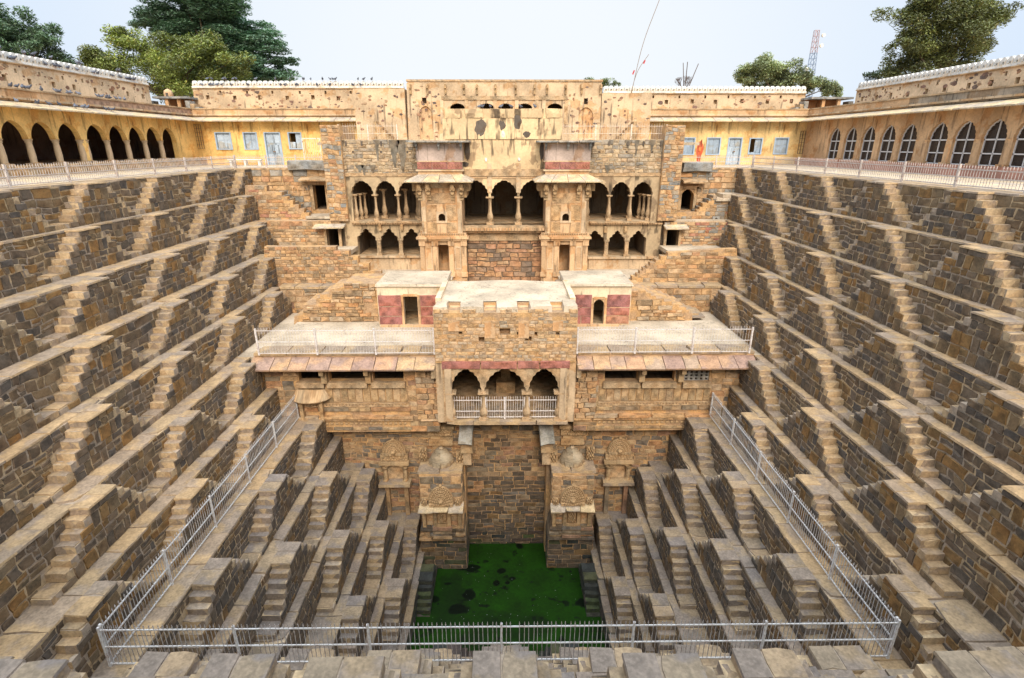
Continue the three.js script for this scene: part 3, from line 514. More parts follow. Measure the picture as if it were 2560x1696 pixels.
  for (const s of [-1, 1]) masonry(t, v3(s < 0 ? -4.35 : 3.0, -11.15, -wf + .12), X1, Y1, Z1, 1.35, 2.8, { ch: [.22, .34], sl: [.3, .6], gap: .025, pal: P.ochre, warp: .015 });
  for (const x of [-.62, .55]) mesh('corbel', [box(x - .1, x + .1, -11.75, -11.25, 24.9, 25.4), box(x - .1, x + .1, -11.5, -11.25, 24.6, 24.9)], PL.red, t);
  mesh('end_bracket', [box(-3.5, -3.3, -8.75, -8.1, cf - .1, wf), box(3.28, 3.48, -8.75, -8.1, cf - .1, wf)], PL.tan, t);
  { // small scalloped awning on the left
    const a = []; for (let k = 0; k <= 12; k++) { const q = Math.PI * k / 12; a.push([.95 * Math.cos(q), .7 * Math.sin(q)]); }
    const pos = [], uv = []; const tip = (k) => [a[k][0], -.42, a[k][1]], top = (k) => [a[k][0] * .72, 0, a[k][1] * .2]; for (let k = 0; k < 12; k++) for (const p of [top(k), top(k + 1), tip(k), tip(k), top(k + 1), tip(k + 1)]) { pos.push(...p); uv.push(p[0] * 1.5, p[2] + p[1]); }
    const g = new THREE.BufferGeometry(); g.setAttribute('position', new THREE.Float32BufferAttribute(pos, 3)); g.setAttribute('uv', new THREE.Float32BufferAttribute(uv, 2)); g.computeVertexNormals(); g.translate(-9.4, -9.55, -wf); mesh('awning', g, PL.tan, t);
    const st = new THREE.CylinderGeometry(.93, .9, .06, 24, 1, false, -Math.PI / 2, Math.PI); st.scale(1, 1, .74); mesh('awning_rim', place(st, -9.4, -10.0, wf), PL.tan, t);
    mesh('post', box(-9.0, -8.85, -11.2, -10.0, wf - .3, wf), PL.carved, t); mesh('post', box(-9.95, -9.8, -11.2, -10.0, wf - .3, wf), PL.carved, t);
  }
}
// ---------- chambers on the platform ----------
for (const [s, word, x0, x1] of [[-1, 'left', -6.8, -3.2], [1, 'right', 3.1, 6.62]]) {
  const t = thing('stone_chamber', `flat roofed chamber with red sandstone panels and ${s < 0 ? 'a square doorway' : 'a cusped arched doorway'}, ${word} of pavilion roof`, 'chamber', 'chambers on the platform');
  const f = 27.6, y0 = -7.66, y1 = -5.5, ym = -6.02, dr = s < 0 ? RA(1010, 742, 1045, 808, f) : RA(1483, 749, 1510, 811, f); dr[1] = y0 + .005;
  const hole = s < 0 ? rect(...dr) : [[dr[0], dr[1]], ...archCurve(dr[0], dr[2], dr[1] + 1.05, dr[3], 4), [dr[2], dr[1]]];
  mesh('front_wall', extr(rect(x0, y0, x1, y1), [hole], f, .3), PL.pale, t);
  mesh('side_wall', [box(x0, x0 + .25, y0, y1, f + .3, 30.6), box(x1 - .25, x1, y0, y1, f + .3, 30.6), box(x0 + .25, x1 - .25, y0, y1, 30.35, 30.6)], PL.pale, t);
  mesh('inner_floor', box(x0 + .25, x1 - .25, y0 - .03, y0 + .006, f + .3, 30.35), PL.tan, t);
  masonry(t, v3(x0 + .02, y0 + .06, -f), X1, Y1, Z1, x1 - x0 - .04, ym - y0, { ch: [.42, .58], sl: [.7, 1.2], gap: .03, dep: .03, jit: .006, warp: .004, split: .1, pal: P.red, name: 'panel', holes: [[dr[0] - x0 - .1, 0, dr[2] - x0 + .1, 3]] });
  mesh('door_frame', [box(dr[0] - .12, dr[0], y0, dr[3] + .1, f - .05, f + .02), box(dr[2], dr[2] + .12, y0, dr[3] + .1, f - .05, f + .02), box(dr[0], dr[2], dr[3] + .02, dr[3] + .14, f - .05, f + .02)], PL.ochre, t);
  for (const k of [-1, 1]) { const x = (k < 0 ? dr[0] - .3 : dr[2] + .3), y = dr[3] - .12; mesh('lamp_niche', extr([[x - .12, y - .15], [x + .12, y - .15], [x + .12, y + .15], [x - .12, y + .15]], [[[x - .06, y - .12], ...archCurve(x - .06, x + .06, y, y + .1, 0), [x + .06, y - .12]]], f - .03, .06), PL.ochre, t); }
  mesh('threshold', box(x0 + .1, x1 - .6, y0 - .01, y0 + .08, f - .25, f), PL.ochre, t);
  mesh('roof_slab', stoneGeo(v3(0, y1, -30.75), X1, Z1, Y1, outline(x0 - .06, 0, x1 + .06, 30.75 - f + .1, .025), .13, .05), PL.roof, t);
}
// ---------- retaining walls of the palace terraces, left and right ----------
function brokenWall(name, label, d, pts, th, o) { // a wall with a stepped outline, its stones and the slabs along its top
  const st = []; pts.forEach((p, i) => { // sloping edges fall in steps
    const e = pts[(i + 1) % pts.length], n = Math.min(Math.round(Math.abs(e[1] - p[1]) / 8), Math.floor(Math.abs(e[0] - p[0]) / 7)); st.push(p);
    if (Math.abs(e[0] - p[0]) > 6 && Math.abs(e[1] - p[1]) > 6) for (let k = 0; k < Math.max(1, n); k++) { const m = Math.max(1, n), x0 = mix(p[0], e[0], k / m), x1 = mix(p[0], e[0], (k + 1) / m), y0 = mix(p[1], e[1], k / m), y1 = mix(p[1], e[1], (k + 1) / m), up = y1 < y0; if (k) st.push([x0, y0]); st.push(up ? [x0, y1 + rr(0, 1)] : [x1, y0 - rr(0, 1)]); }
  });
  const t = thing(name, label, 'retaining wall'), q = poly(d, ...st), xs = q.map((p) => p[0]), ys = q.map((p) => p[1]), x0 = Math.min(...xs), y0 = Math.min(...ys);
  mesh('core', extr(q, o.cut || [], d + .01, th), mortarWarm, t);
  masonry(t, v3(x0, y0, -d), X1, Y1, Z1, Math.max(...xs) - x0, Math.max(...ys) - y0, { ch: [.2, .34], sl: [.3, .8], gap: .022, dep: .026, warp: .0, jit: .018, pal: P.ochre.concat(P.brown.slice(0, 3)), ...o, poly: q.map(([x, y]) => [x - x0, y - y0]), holes: (o.cut || []).map((h) => [Math.min(...h.map((p) => p[0])) - x0 - .04, Math.min(...h.map((p) => p[1])) - y0, Math.max(...h.map((p) => p[0])) - x0 + .04, Math.max(...h.map((p) => p[1])) - y0 + .03]) });
  return t;
}
function stairRun(t, d, p0, p1, n, wid, p) { // a flight seen from the side, from p0 (top) to p1 (bottom), treads reaching back from depth d
  const a = at(p0[0], p0[1], d), b = at(p1[0], p1[1], d);
  for (let k = 0; k < n; k++) { const x = mix(a[0], b[0], k / n), x2 = mix(a[0], b[0], (k + 1) / n), y = mix(a[1], b[1], k / (n - 1)); mesh('step', stoneGeo(v3(0, y - .24, -d - wid), X1, Z1, Y1, outline(Math.min(x, x2) - .02, 0, Math.max(x, x2) + .02, wid + .05, .015), .24, .015), pick(p), t); }
}
const L = (i) => LV[i];
structure('terrace_floor', mergeGeometries([box(-13.3, -11.4, -8.3, -7.905, 23.72, 31), box(11.35, 12.8, -8.3, -7.905, 23.72, 31), box(-13.3, -3.35, -6.6, -6.335, 32.3, 37), box(3.3, 12.8, -6.6, -6.335, 32.3, 37), box(-3.35, 3.3, -8.3, -7.9, 29.5, 37), box(-14.4, -9.7, -5, -4.755, 32.1, 35.45), box(10.1, 14, -5, -4.755, 32.1, 35.45), box(-15.6, -10.4, -3.5, -3.175, 35.7, 38.3), box(10.4, 15, -3.5, -3.175, 35.7, 38.3), box(-17.6, -15.4, -1.9, -1.6, 36.7, 38.2), box(14.4, 16.3, -1.9, -1.6, 36.7, 38.2)].map((g) => g.toNonIndexed())), PL.roof);
{
  // fourth ledge wall behind the platform
  for (const [s, word] of [[-1, 'left'], [1, 'right']]) {
    const t = thing('retaining_wall', `lowest ochre retaining wall behind the fenced platform, ${word} of the chambers`, 'retaining wall'), x0 = s < 0 ? -13.3 : 3.0, x1 = s < 0 ? -3.0 : 12.8;
    mesh('core', box(x0, x1, -8.3, L(4) - .12, 30.8, 32.2), mortarWarm, t);
    masonry(t, v3(x0, -7.9, -30.8), X1, Y1, Z1, x1 - x0, 1.44, { ch: [.25, .42], sl: [.35, 1.0], gap: .035, dep: .04, pal: P.ochre.concat(P.brown), warp: .02 });
    slabRow(t, v3(x0, L(4) - .12, -32.4), X1, Z1, x1 - x0, 1.66, .125, [.8, 1.6], P.slab);
  }
  brokenWall('broken_masonry', 'broken masonry with a stepped ragged edge beside the left chamber on the platform', 28.35, [[735, 812], [735, 792], [757, 788], [757, 770], [790, 762], [800, 746], [822, 736], [835, 723], [858, 717], [858, 709], [948, 709], [948, 812]], 2.4, { ch: [.14, .34], sl: [.25, .8], dep: .06, jit: .03 });
  brokenWall('broken_masonry', 'rubble masonry ramp sloping away from the right chamber on the platform', 28.35, [[1574, 814], [1574, 727], [1602, 727], [1640, 747], [1680, 762], [1715, 776], [1731, 792], [1731, 814]], 2.4, { ch: [.16, .36], sl: [.3, .8], dep: .06, jit: .03 });
  for (const q of [-1, 1]) { const st = thing('low_steps', `three low worn steps at the ${q < 0 ? 'left' : 'right'} rear end of the pavilion platform`, 'steps'); for (let k = 0; k < 3; k++) { const x = q < 0 ? -11.3 + k * .35 : 9.9 + (2 - k) * .0; mesh('step', stoneGeo(v3(0, -7.67, -30.7), X1, Z1, Y1, outline(q < 0 ? x : 9.6, 0, q < 0 ? -9.9 : 11.2 - k * .35, 1.9 - k * .25, .04), .08 + k * .12, .02), pick(P.slab), st); } }
  // third: parapet walls that fall in steps towards the middle
  brokenWall('retaining_wall', 'ochre parapet wall stepping down towards the left bay tower, above the lowest ledge', 31.7, [[660, 718], [660, 617], [839, 617], [839, 627], [872, 627], [872, 641], [895, 641], [895, 659], [922, 659], [922, 678], [952, 678], [952, 716]], .45, { ch: [.14, .26], sl: [.2, .5], jit: .02 });
  brokenWall('retaining_wall', 'ochre parapet wall with rough steps falling towards the right bay tower', 31.7, [[1843, 718], [1843, 622], [1755, 626], [1686, 632], [1670, 641], [1652, 650], [1640, 657], [1626, 665], [1608, 678], [1592, 692], [1580, 702], [1572, 722]], .45, { ch: [.2, .36], sl: [.35, .9] });
  { const t = scene.children.at(-1); stairRun(t, 31.9, [1655, 652], [1580, 703], 6, .9, P.greyblue.concat(P.slab)); }
  // second
  brokenWall('retaining_wall', 'orange brown masonry wall left of the lower doorway with a thin ledge on top', 35.4, [[640, 640], [640, 553], [850, 553], [850, 640]], .4, { ch: [.16, .3], sl: [.3, .8], cut: [RR(818, 571, 848, 627, 35.4)] });
  brokenWall('retaining_wall', 'masonry wall of mixed bricks and big grey blocks right of the lower doorway', 35.4, [[1662, 640], [1662, 556], [1845, 556], [1845, 640]], .4, { ch: [.12, .28], sl: [.2, .7], pal: P.ochre.concat(P.greyblue, P.red.slice(2)), cut: [RR(1665, 575, 1695, 634, 35.4)] });
  for (const [s, word, q, cn] of [[-1, 'left', [818, 571, 848, 627], [788, 562, 864, 571]], [1, 'right', [1665, 575, 1695, 634], [1658, 564, 1716, 573]]]) {
    const t = thing('doorway', `dark lower doorway under a thin stone canopy slab at the ${word} end of the palace`, 'doorway'), r = RA(...q, 35.4), c = RA(...cn, 35.4);
    room(r[0] - .1, r[2] + .1, r[1], r[3] + .1, 35.85, 39, PL.inner, t);
    mesh('canopy_slab', stoneGeo(v3(0, c[3], -35.4), X1, v3(0, -.25, 1).normalize(), v3(0, 1, .25).normalize(), outline(c[0], -.02, c[2], .7, .03), .07, .015), pick(P.pale), t);
    mesh('door_jamb', [box(r[0] - .16, r[0], r[1], r[3], 35.32, 35.5), box(r[2], r[2] + .16, r[1], r[3], 35.32, 35.5), box(r[0] - .16, r[2] + .16, r[3], r[3] + .14, 35.32, 35.5)], PL.tan, t);
  }
  // first: flights running down to the upper doorways
  brokenWall('retaining_wall', 'pinkish masonry wall with narrow steps running down to the upper left doorway', 36.4, [[612, 560], [612, 464], [666, 464], [666, 479], [690, 481], [704, 492], [718, 502], [732, 512], [746, 522], [760, 532], [772, 541], [860, 541], [860, 560]], .4, { ch: [.16, .3], sl: [.3, .7], pal: P.ochre.concat(P.red.slice(3)) });
  { const t = scene.children.at(-1); stairRun(t, 36.5, [690, 481], [772, 540], 8, 1.2, P.slab.concat(P.greyblue)); mesh('landing', stoneGeo(v3(0, at(800, 541, 36.4)[1] - .14, -37.9), X1, Z1, Y1, outline(at(765, 541, 36.4)[0], 0, at(860, 541, 36.4)[0], 1.7, .03), .16, .02), PL.roof, t); }
  brokenWall('retaining_wall', 'wall of bricks and slate with blind niches under steps to the right arched doorway', 36.4, [[1655, 570], [1655, 532], [1742, 530], [1757, 518], [1772, 508], [1788, 496], [1915, 496], [1915, 570]], .4, { ch: [.13, .3], sl: [.2, .75], pal: P.ochre.concat(P.greyblue, P.greyblue, P.red.slice(3)) });
  { const t = scene.children.at(-1); stairRun(t, 36.5, [1793, 489], [1742, 528], 5, 1.2, P.greyblue.concat(P.slab)); const y = at(1850, 497, 36.4)[1]; mesh('landing', stoneGeo(v3(0, y - .14, -38.6), X1, Z1, Y1, outline(at(1790, 497, 36.4)[0], 0, at(1917, 497, 36.4)[0], 2.4, .03), .16, .02), PL.roof, t);
    for (const [a, b, c, e, m] of [[1781, 541, 1799, 562, PL.grey], [1810, 543, 1825, 562, PL.tan], [1838, 520, 1863, 562, PL.buff]]) { const r = RA(a, b, c, e, 36.3), hw = (r[2] - r[0]) * .24, mx = (r[0] + r[2]) / 2; mesh('niche', extr(rect(...r), [[[mx - hw, r[1] + .1], ...archCurve(mx - hw, mx + hw, mix(r[1], r[3], .55), mix(r[1], r[3], .85), 0), [mx + hw, r[1] + .1]]], 36.28, .08), m, t); mesh('niche_back', box(r[0] + .03, r[2] - .03, r[1] + .03, r[3] - .03, 36.345, 36.37), m === PL.grey ? PL.crustAndShade : PL.tan, t); } }  // dark back panel paints shade into the grey niche
  // rim wall either side of the palace
  for (const [s, word, x0, x1, dp] of [[-1, 'left', 600, 822, [785, 463, 815, 524]], [1, 'right', 1696, 1880, [1703, 474, 1733, 526]]]) {
    const t = thing('retaining_wall', `top retaining wall with a dark doorway under the rim fence, ${word} of the palace`, 'retaining wall'), d = 38.1, a = at(x0, 470, d)[0], b = at(x1, 470, d)[0], r = RA(...dp, d);
    const hole = s < 0 ? rect(...r) : [[r[0], r[1]], ...archCurve(r[0], r[2], r[1] + .9, r[3], 4), [r[2], r[1]]];
    mesh('core', extr(rect(a, -3.6, b, -.1), [hole], d + .01, .5), mortarWarm, t); room(r[0] - .4, r[2] + .4, r[1], r[3] + .3, d + .5, d + 4, PL.inner, t);
    masonry(t, v3(a, -3.3, -d), X1, Y1, Z1, b - a, 3.2, { ch: [.22, .4], sl: [.35, 1.0], gap: .03, dep: .04, pal: P.ochre.concat(P.greyblue, s > 0 ? P.greyblue : []), warp: .01, holes: [[r[0] - a - .22, r[1] + 3.3 - .1, r[2] - a + .22, r[3] + 3.3 + .2]] });
    for (const [u, v] of [[r[0] - .2, r[0]], [r[2], r[2] + .2]]) mesh('door_jamb', box(u, v, r[1], r[3] + .05, d - .07, d + .05), PL.tan, t);
    mesh('lintel', box(r[0] - .3, r[2] + .3, r[3] + .05, r[3] + .25, d - .07, d + .05), PL.ochre, t);
    const c = s < 0 ? RA(752, 438, 822, 447, d) : RA(1702, 441, 1764, 452, d); mesh('canopy_slab', stoneGeo(v3(0, c[1] + .06, -d), X1, v3(0, -.25, 1).normalize(), v3(0, 1, .25).normalize(), outline(c[0], -.05, c[2], .75, .04), .1, .02), PL.tan, t);
    const g = s < 0 ? RA(721, 401, 818, 424, d) : RA(1703, 406, 1780, 428, d); mesh('grey_block', stoneGeo(v3(0, 0, -d), X1, Y1, Z1, outline(g[0], g[1] - .05, g[2], g[3], .03), .35, .06), PL.grey, t);
    mesh('coping', box(a, b, -.1, .0, d - .05, d + 1.2), PL.tan, t);
    for (const x of s < 0 ? [738, 764, 823] : [1680, 1749]) { const q = RA(x - 5, s < 0 ? 467 : 470, x + 5, s < 0 ? 484 : 482, d - .03), m = (q[0] + q[2]) / 2; mesh('lamp_niche', extr(rect(q[0] - .06, q[1] - .06, q[2] + .06, q[3] + .08), [[[q[0], q[1]], ...archCurve(q[0], q[2], mix(q[1], q[3], .5), q[3], 0), [q[2], q[1]]]], d - .07, .06), PL.ochre, t); }
  }
}
// ---------- palace ----------
const palace = thing('palace', 'honey coloured palace front with rows of cusped arches rising over the stepwell', 'palace');
{
  const t = palace, d = 35.6;
  const wings = [
    { x: [853, 1066], jl: 880, jr: 1050, pu: [937, 994], ll: 893, lr: 1052, pl: [946, 1001], yb: 552, ys: 487, ya: 453, lb: 638, ls: 596, la: 571 },
    { x: [1452, 1660], jl: 1462, jr: 1630, pu: [1524, 1578], ll: 1462, lr: 1616, pl: [1517, 1568], yb: 553, ys: 489, ya: 456, lb: 642, ls: 600, la: 577 }];
  for (const w of wings) {
    const X = (p, y = 500) => at(p, y, d)[0], Y = (p) => at(1262, p, d)[1], x0 = X(w.x[0]), x1 = X(w.x[1]), top = Y(349), bot = -6.6;
    const up = arches(X(w.jl), X(w.jr), w.pu.map((p) => X(p)), Y(w.yb), Y(w.ys), Y(w.ya), .09, 4), lo = arches(X(w.ll, 600), X(w.lr, 600), w.pl.map((p) => X(p, 600)), Y(w.lb), Y(w.ls), Y(w.la), .16, -3);
    mesh('wing_wall', extr(rect(x0, bot, x1, top), [up, lo], d, .4), PL.wing, t);
    for (const p of w.pu) mesh('column', place(baluster(Y(w.ys) - Y(w.yb), .125), X(p), Y(w.yb), d + .18), PL.tan, t);
    for (const p of w.pu) mesh('inner_column', place(baluster(Y(w.ys) - Y(w.yb) + .25, .15), X(p) + .25, Y(w.yb), d + 1.5), PL.tan, t);
    for (const k of [w.jl, w.jr]) for (let j = 0; j < 3; j++) mesh('inner_column', place(baluster(Y(w.ys) - Y(w.yb), .13), X(k) + (k === w.jl ? 1 : -1) * (.1 + j * .16), Y(w.yb), d + .4 + j * .55), PL.tan, t);
    for (const p of w.pl) { const h = Y(w.ls) - Y(w.lb), x = X(p, 600), y = Y(w.lb); mesh('pillar', [box(x - .12, x + .12, y, y + h, d - .03, d + .25), box(x - .18, x + .18, y, y + .14, d - .08, d + .3), box(x - .17, x + .17, y + h - .12, y + h, d - .07, d + .3)], PL.tan, t); }
    const xi = X(w.jl) - .1, xj = X(w.jr) + .1;
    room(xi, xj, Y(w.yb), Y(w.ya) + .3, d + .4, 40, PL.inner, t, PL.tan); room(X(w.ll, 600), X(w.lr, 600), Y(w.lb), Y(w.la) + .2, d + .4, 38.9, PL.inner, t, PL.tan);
    // masonry over the arches, with dark panels painting the shade of putlog holes
    const hl = []; for (const k of [.18, .5, .8]) hl.push([(x1 - x0) * k, 1.35, (x1 - x0) * k + .12, 1.5]);
    masonry(t, v3(x0, Y(440), -d), X1, Y1, Z1, x1 - x0, top - Y(440), { ch: [.14, .26], sl: [.22, .6], gap: .025, dep: .035, pal: P.facade, warp: .015, holes: hl, name: w === wings[0] ? 'stone' : 'facing_stone' });
    for (const h of hl) mesh('putlog_shade_panel', box(x0 + h[0], x0 + h[2], Y(440) + h[1], Y(440) + h[3], d - .01, d + .01), PL.crustAndShade, t);
    // rain spout stains are built as the stone spouts that cause them
    for (const k of [.12, .3, .52, .7, .9]) mesh('spout', box(mix(x0, x1, k) - .05, mix(x0, x1, k) + .05, top - .35, top - .1, d - .12, d), PL.crustAndShade, t);
    mesh('lintel_band', box(x0, x1, Y(441), Y(433), d - .05, d), PL.tan, t);
    // black crusts where rain runs off the terrace
    for (const [k, ww, hh] of w === wings[0] ? [[.06, .22, .9], [.3, .16, .6], [.47, .14, 1.2], [.66, .3, 1.6], [.75, .3, 1.9], [.40, .2, .45], [.25, .25, .4]] : [[.08, .2, 1.3], [.3, .18, .5], [.52, .22, .45], [.62, .15, .9], [.8, .16, .7], [.93, .2, 1.1]]) { const pts = [], cx = mix(x0, x1, k), ty = k > .2 && k < .45 && hh < .7 ? mix(Y(440), top, .3) : top - .03, n = 12; const g1 = R() * 40, g2 = R() * 40; for (let i = 0; i <= n; i++) pts.push([cx - ww * (1 - .8 * i / n) * (.5 + .9 * fbm(i / n, g1, 6, 6, 2)), ty - hh * i / n]); for (let i = n; i >= 0; i--) pts.push([cx + ww * (1 - .8 * i / n) * (.5 + .9 * fbm(i / n, g2, 6, 6, 2)) + .01, ty - hh * i / n]); const g = new THREE.ShapeGeometry(shape(pts)); g.translate(0, 0, -d + .057); mesh('crust_patch', g, M('black_crust', .20, .165, .125, T.stone), t); }
    // balcony ledge with a dentil row
    mesh('balcony_ledge', [box(x0 + .6, x1 + (w === wings[0] ? 0 : -.6), Y(w.yb) - .1, Y(w.yb), d - .32, d), box(x0 + .6, x1, Y(w.yb) - .2, Y(w.yb) - .1, d - .2, d)], PL.tan, t);
    const dn = []; for (let x = x0 + .7; x < x1 - .2; x += .16) dn.push(box(x, x + .1, Y(w.yb) - .18, Y(w.yb) - .1, d - .27, d - .2)); mesh('dentil_row', dn, PL.ochre, t);
    for (const p of w.pl) mesh('bracket', box(X(p) - .09, X(p) + .09, Y(w.la) - .1, Y(w.la) + .3, d - .25, d), PL.carved, t);
    mesh('plinth', [box(x0 + .6, x1, Y(w.lb) - .12, Y(w.lb), d - .25, d), box(x0 + .7, x1, -6.6, Y(w.lb) - .12, d - .1, d)], PL.buff, t);
  }
  // end piers that rise higher than the wings
  for (const [a, b] of [[806, 854], [1659, 1708]]) { const r = RA(a, 313, b, 430, 35.4); mesh('end_pier', box(r[0], r[2], -3.15, r[3], 35.3, 38.8), mortarWarm, t); masonry(t, v3(r[0], -3.15, -35.3), X1, Y1, Z1, r[2] - r[0], r[3] + 3.15, { ch: [.18, .32], sl: [.22, .5], gap: .025, pal: P.ochre.concat(P.greyblue), name: 'pier_stone' }); }
  // middle: three tall arches between the towers
  const c = 34.7, X = (p, y = 500) => at(p, y, c)[0], Y = (p) => at(1262, p, c)[1];
  mesh('middle_wall', extr(rect(X(1120), Y(575), X(1400), Y(272)), [arches(X(1157), X(1363), [X(1224.5), X(1296)], Y(562), Y(493), Y(452), .1, 5)], c, .5), PL.stained, t);
  for (const p of [1224.5, 1296]) mesh('column', place(baluster(Y(493) - Y(562), .17), X(p), Y(562), c + .2), PL.tan, t);
  for (const p of [1224.5, 1296]) mesh('pilaster', box(X(p) - .14, X(p) + .14, Y(482), Y(408), c - .05, c), PL.buff, t);
  room(X(1150), X(1370), Y(562), Y(445), c + .5, 40.5, PL.inner, t, PL.tan);
  mesh('lintel_band', box(X(1150), X(1372), Y(441), Y(423), c - .09, c), PL.tan, t);
  for (const [a, b] of [[1160, 1220], [1230, 1291], [1301, 1360]]) mesh('spandrel_frame', extr(RR(a, 443, b, 446, c), [], c - .05, .05), PL.ochre, t);
  mesh('balcony_floor', box(X(1140), X(1380), Y(562) - .3, Y(562), c - .75, c + .5), PL.tan, t);
  const dn = []; for (let x = X(1165); x < X(1358); x += .19) dn.push(box(x, x + .12, Y(562) - .26, Y(562) - .1, c - .84, c - .75)); mesh('dentil_row', dn, PL.ochre, t);
  mesh('balcony_moulding', box(X(1160), X(1364), Y(562) - .42, Y(562) - .3, c - .6, c), PL.ochre, t);
  mesh('frieze', box(X(1150), X(1372), Y(600), Y(576), c - .3, c + .4), PL.tan, t);
  mesh('lower_core', box(X(1150), X(1372), -8, Y(599), c - .18, c + .5), PL.joint, t);
  masonry(t, v3(X(1166), -7.6, -c + .18), X1, Y1, Z1, X(1357) - X(1166), Y(601) + 7.6, { ch: [.24, .4], sl: [.4, .85], gap: .03, dep: .05, pal: P.brickwall, warp: .02, jit: .03, name: 'brick' });
  // parapet of the middle wall: five raised blocks with slots between
  const sl = [1112, 1152, 1162, 1208, 1224, 1287, 1302, 1356, 1364, 1402]; mesh('parapet', box(X(1114), X(1400), Y(348), Y(296), c - .06, c + .4), PL.stained, t);
  for (let k = 0; k < 10; k += 2) mesh('parapet_block', stoneGeo(v3(0, 0, -c - .4), X1, Y1, Z1, outline(X(sl[k], 285), Y(296), X(sl[k + 1], 285), Y(271), .02), .5, .03), PL.stainedBuff, t);
  // patches of black growth and flaked plaster on the middle wall, proud of it by the thickness of the crust
  for (const [px, py, w, h, m] of [[1200, 322, 30, 46, PL.crustAndShade], [1292, 305, 22, 36, PL.crustAndShade], [1256, 314, 18, 30, PL.crustAndShade], [1316, 337, 20, 18, PL.crustAndShade], [1168, 378, 14, 60, PL.crustAndShade], [1354, 380, 12, 56, PL.crustAndShade], [1257, 335, 10, 18, PL.lime], [1215, 399, 7, 12, PL.lime], [1298, 399, 7, 12, PL.lime], [1163, 410, 22, 14, PL.crustAndShade]]) {
    const p = at(px, py, c - .07), sx = w / 2 * 33.5 / 1351, sy = h / 2 * 33.5 / 1351, pts = []; const q0 = R() * 50, b2 = R() * 50; for (let k = 0; k < 44; k++) { const a = k / 44 * 2 * Math.PI, q = .45 + .75 * fbm(a / 6.2832, .3 + q0, 5, 5, 3) + .35 * (fbm(a / 6.2832, b2, 17, 17, 2) - .5); pts.push([p[0] + Math.cos(a) * sx * q, p[1] + Math.sin(a) * sy * q]); }
    mesh('crust_patch', stoneGeo(v3(0, 0, -c + .055), X1, Y1, Z1, pts, .012, .02), m, t);
  }
}
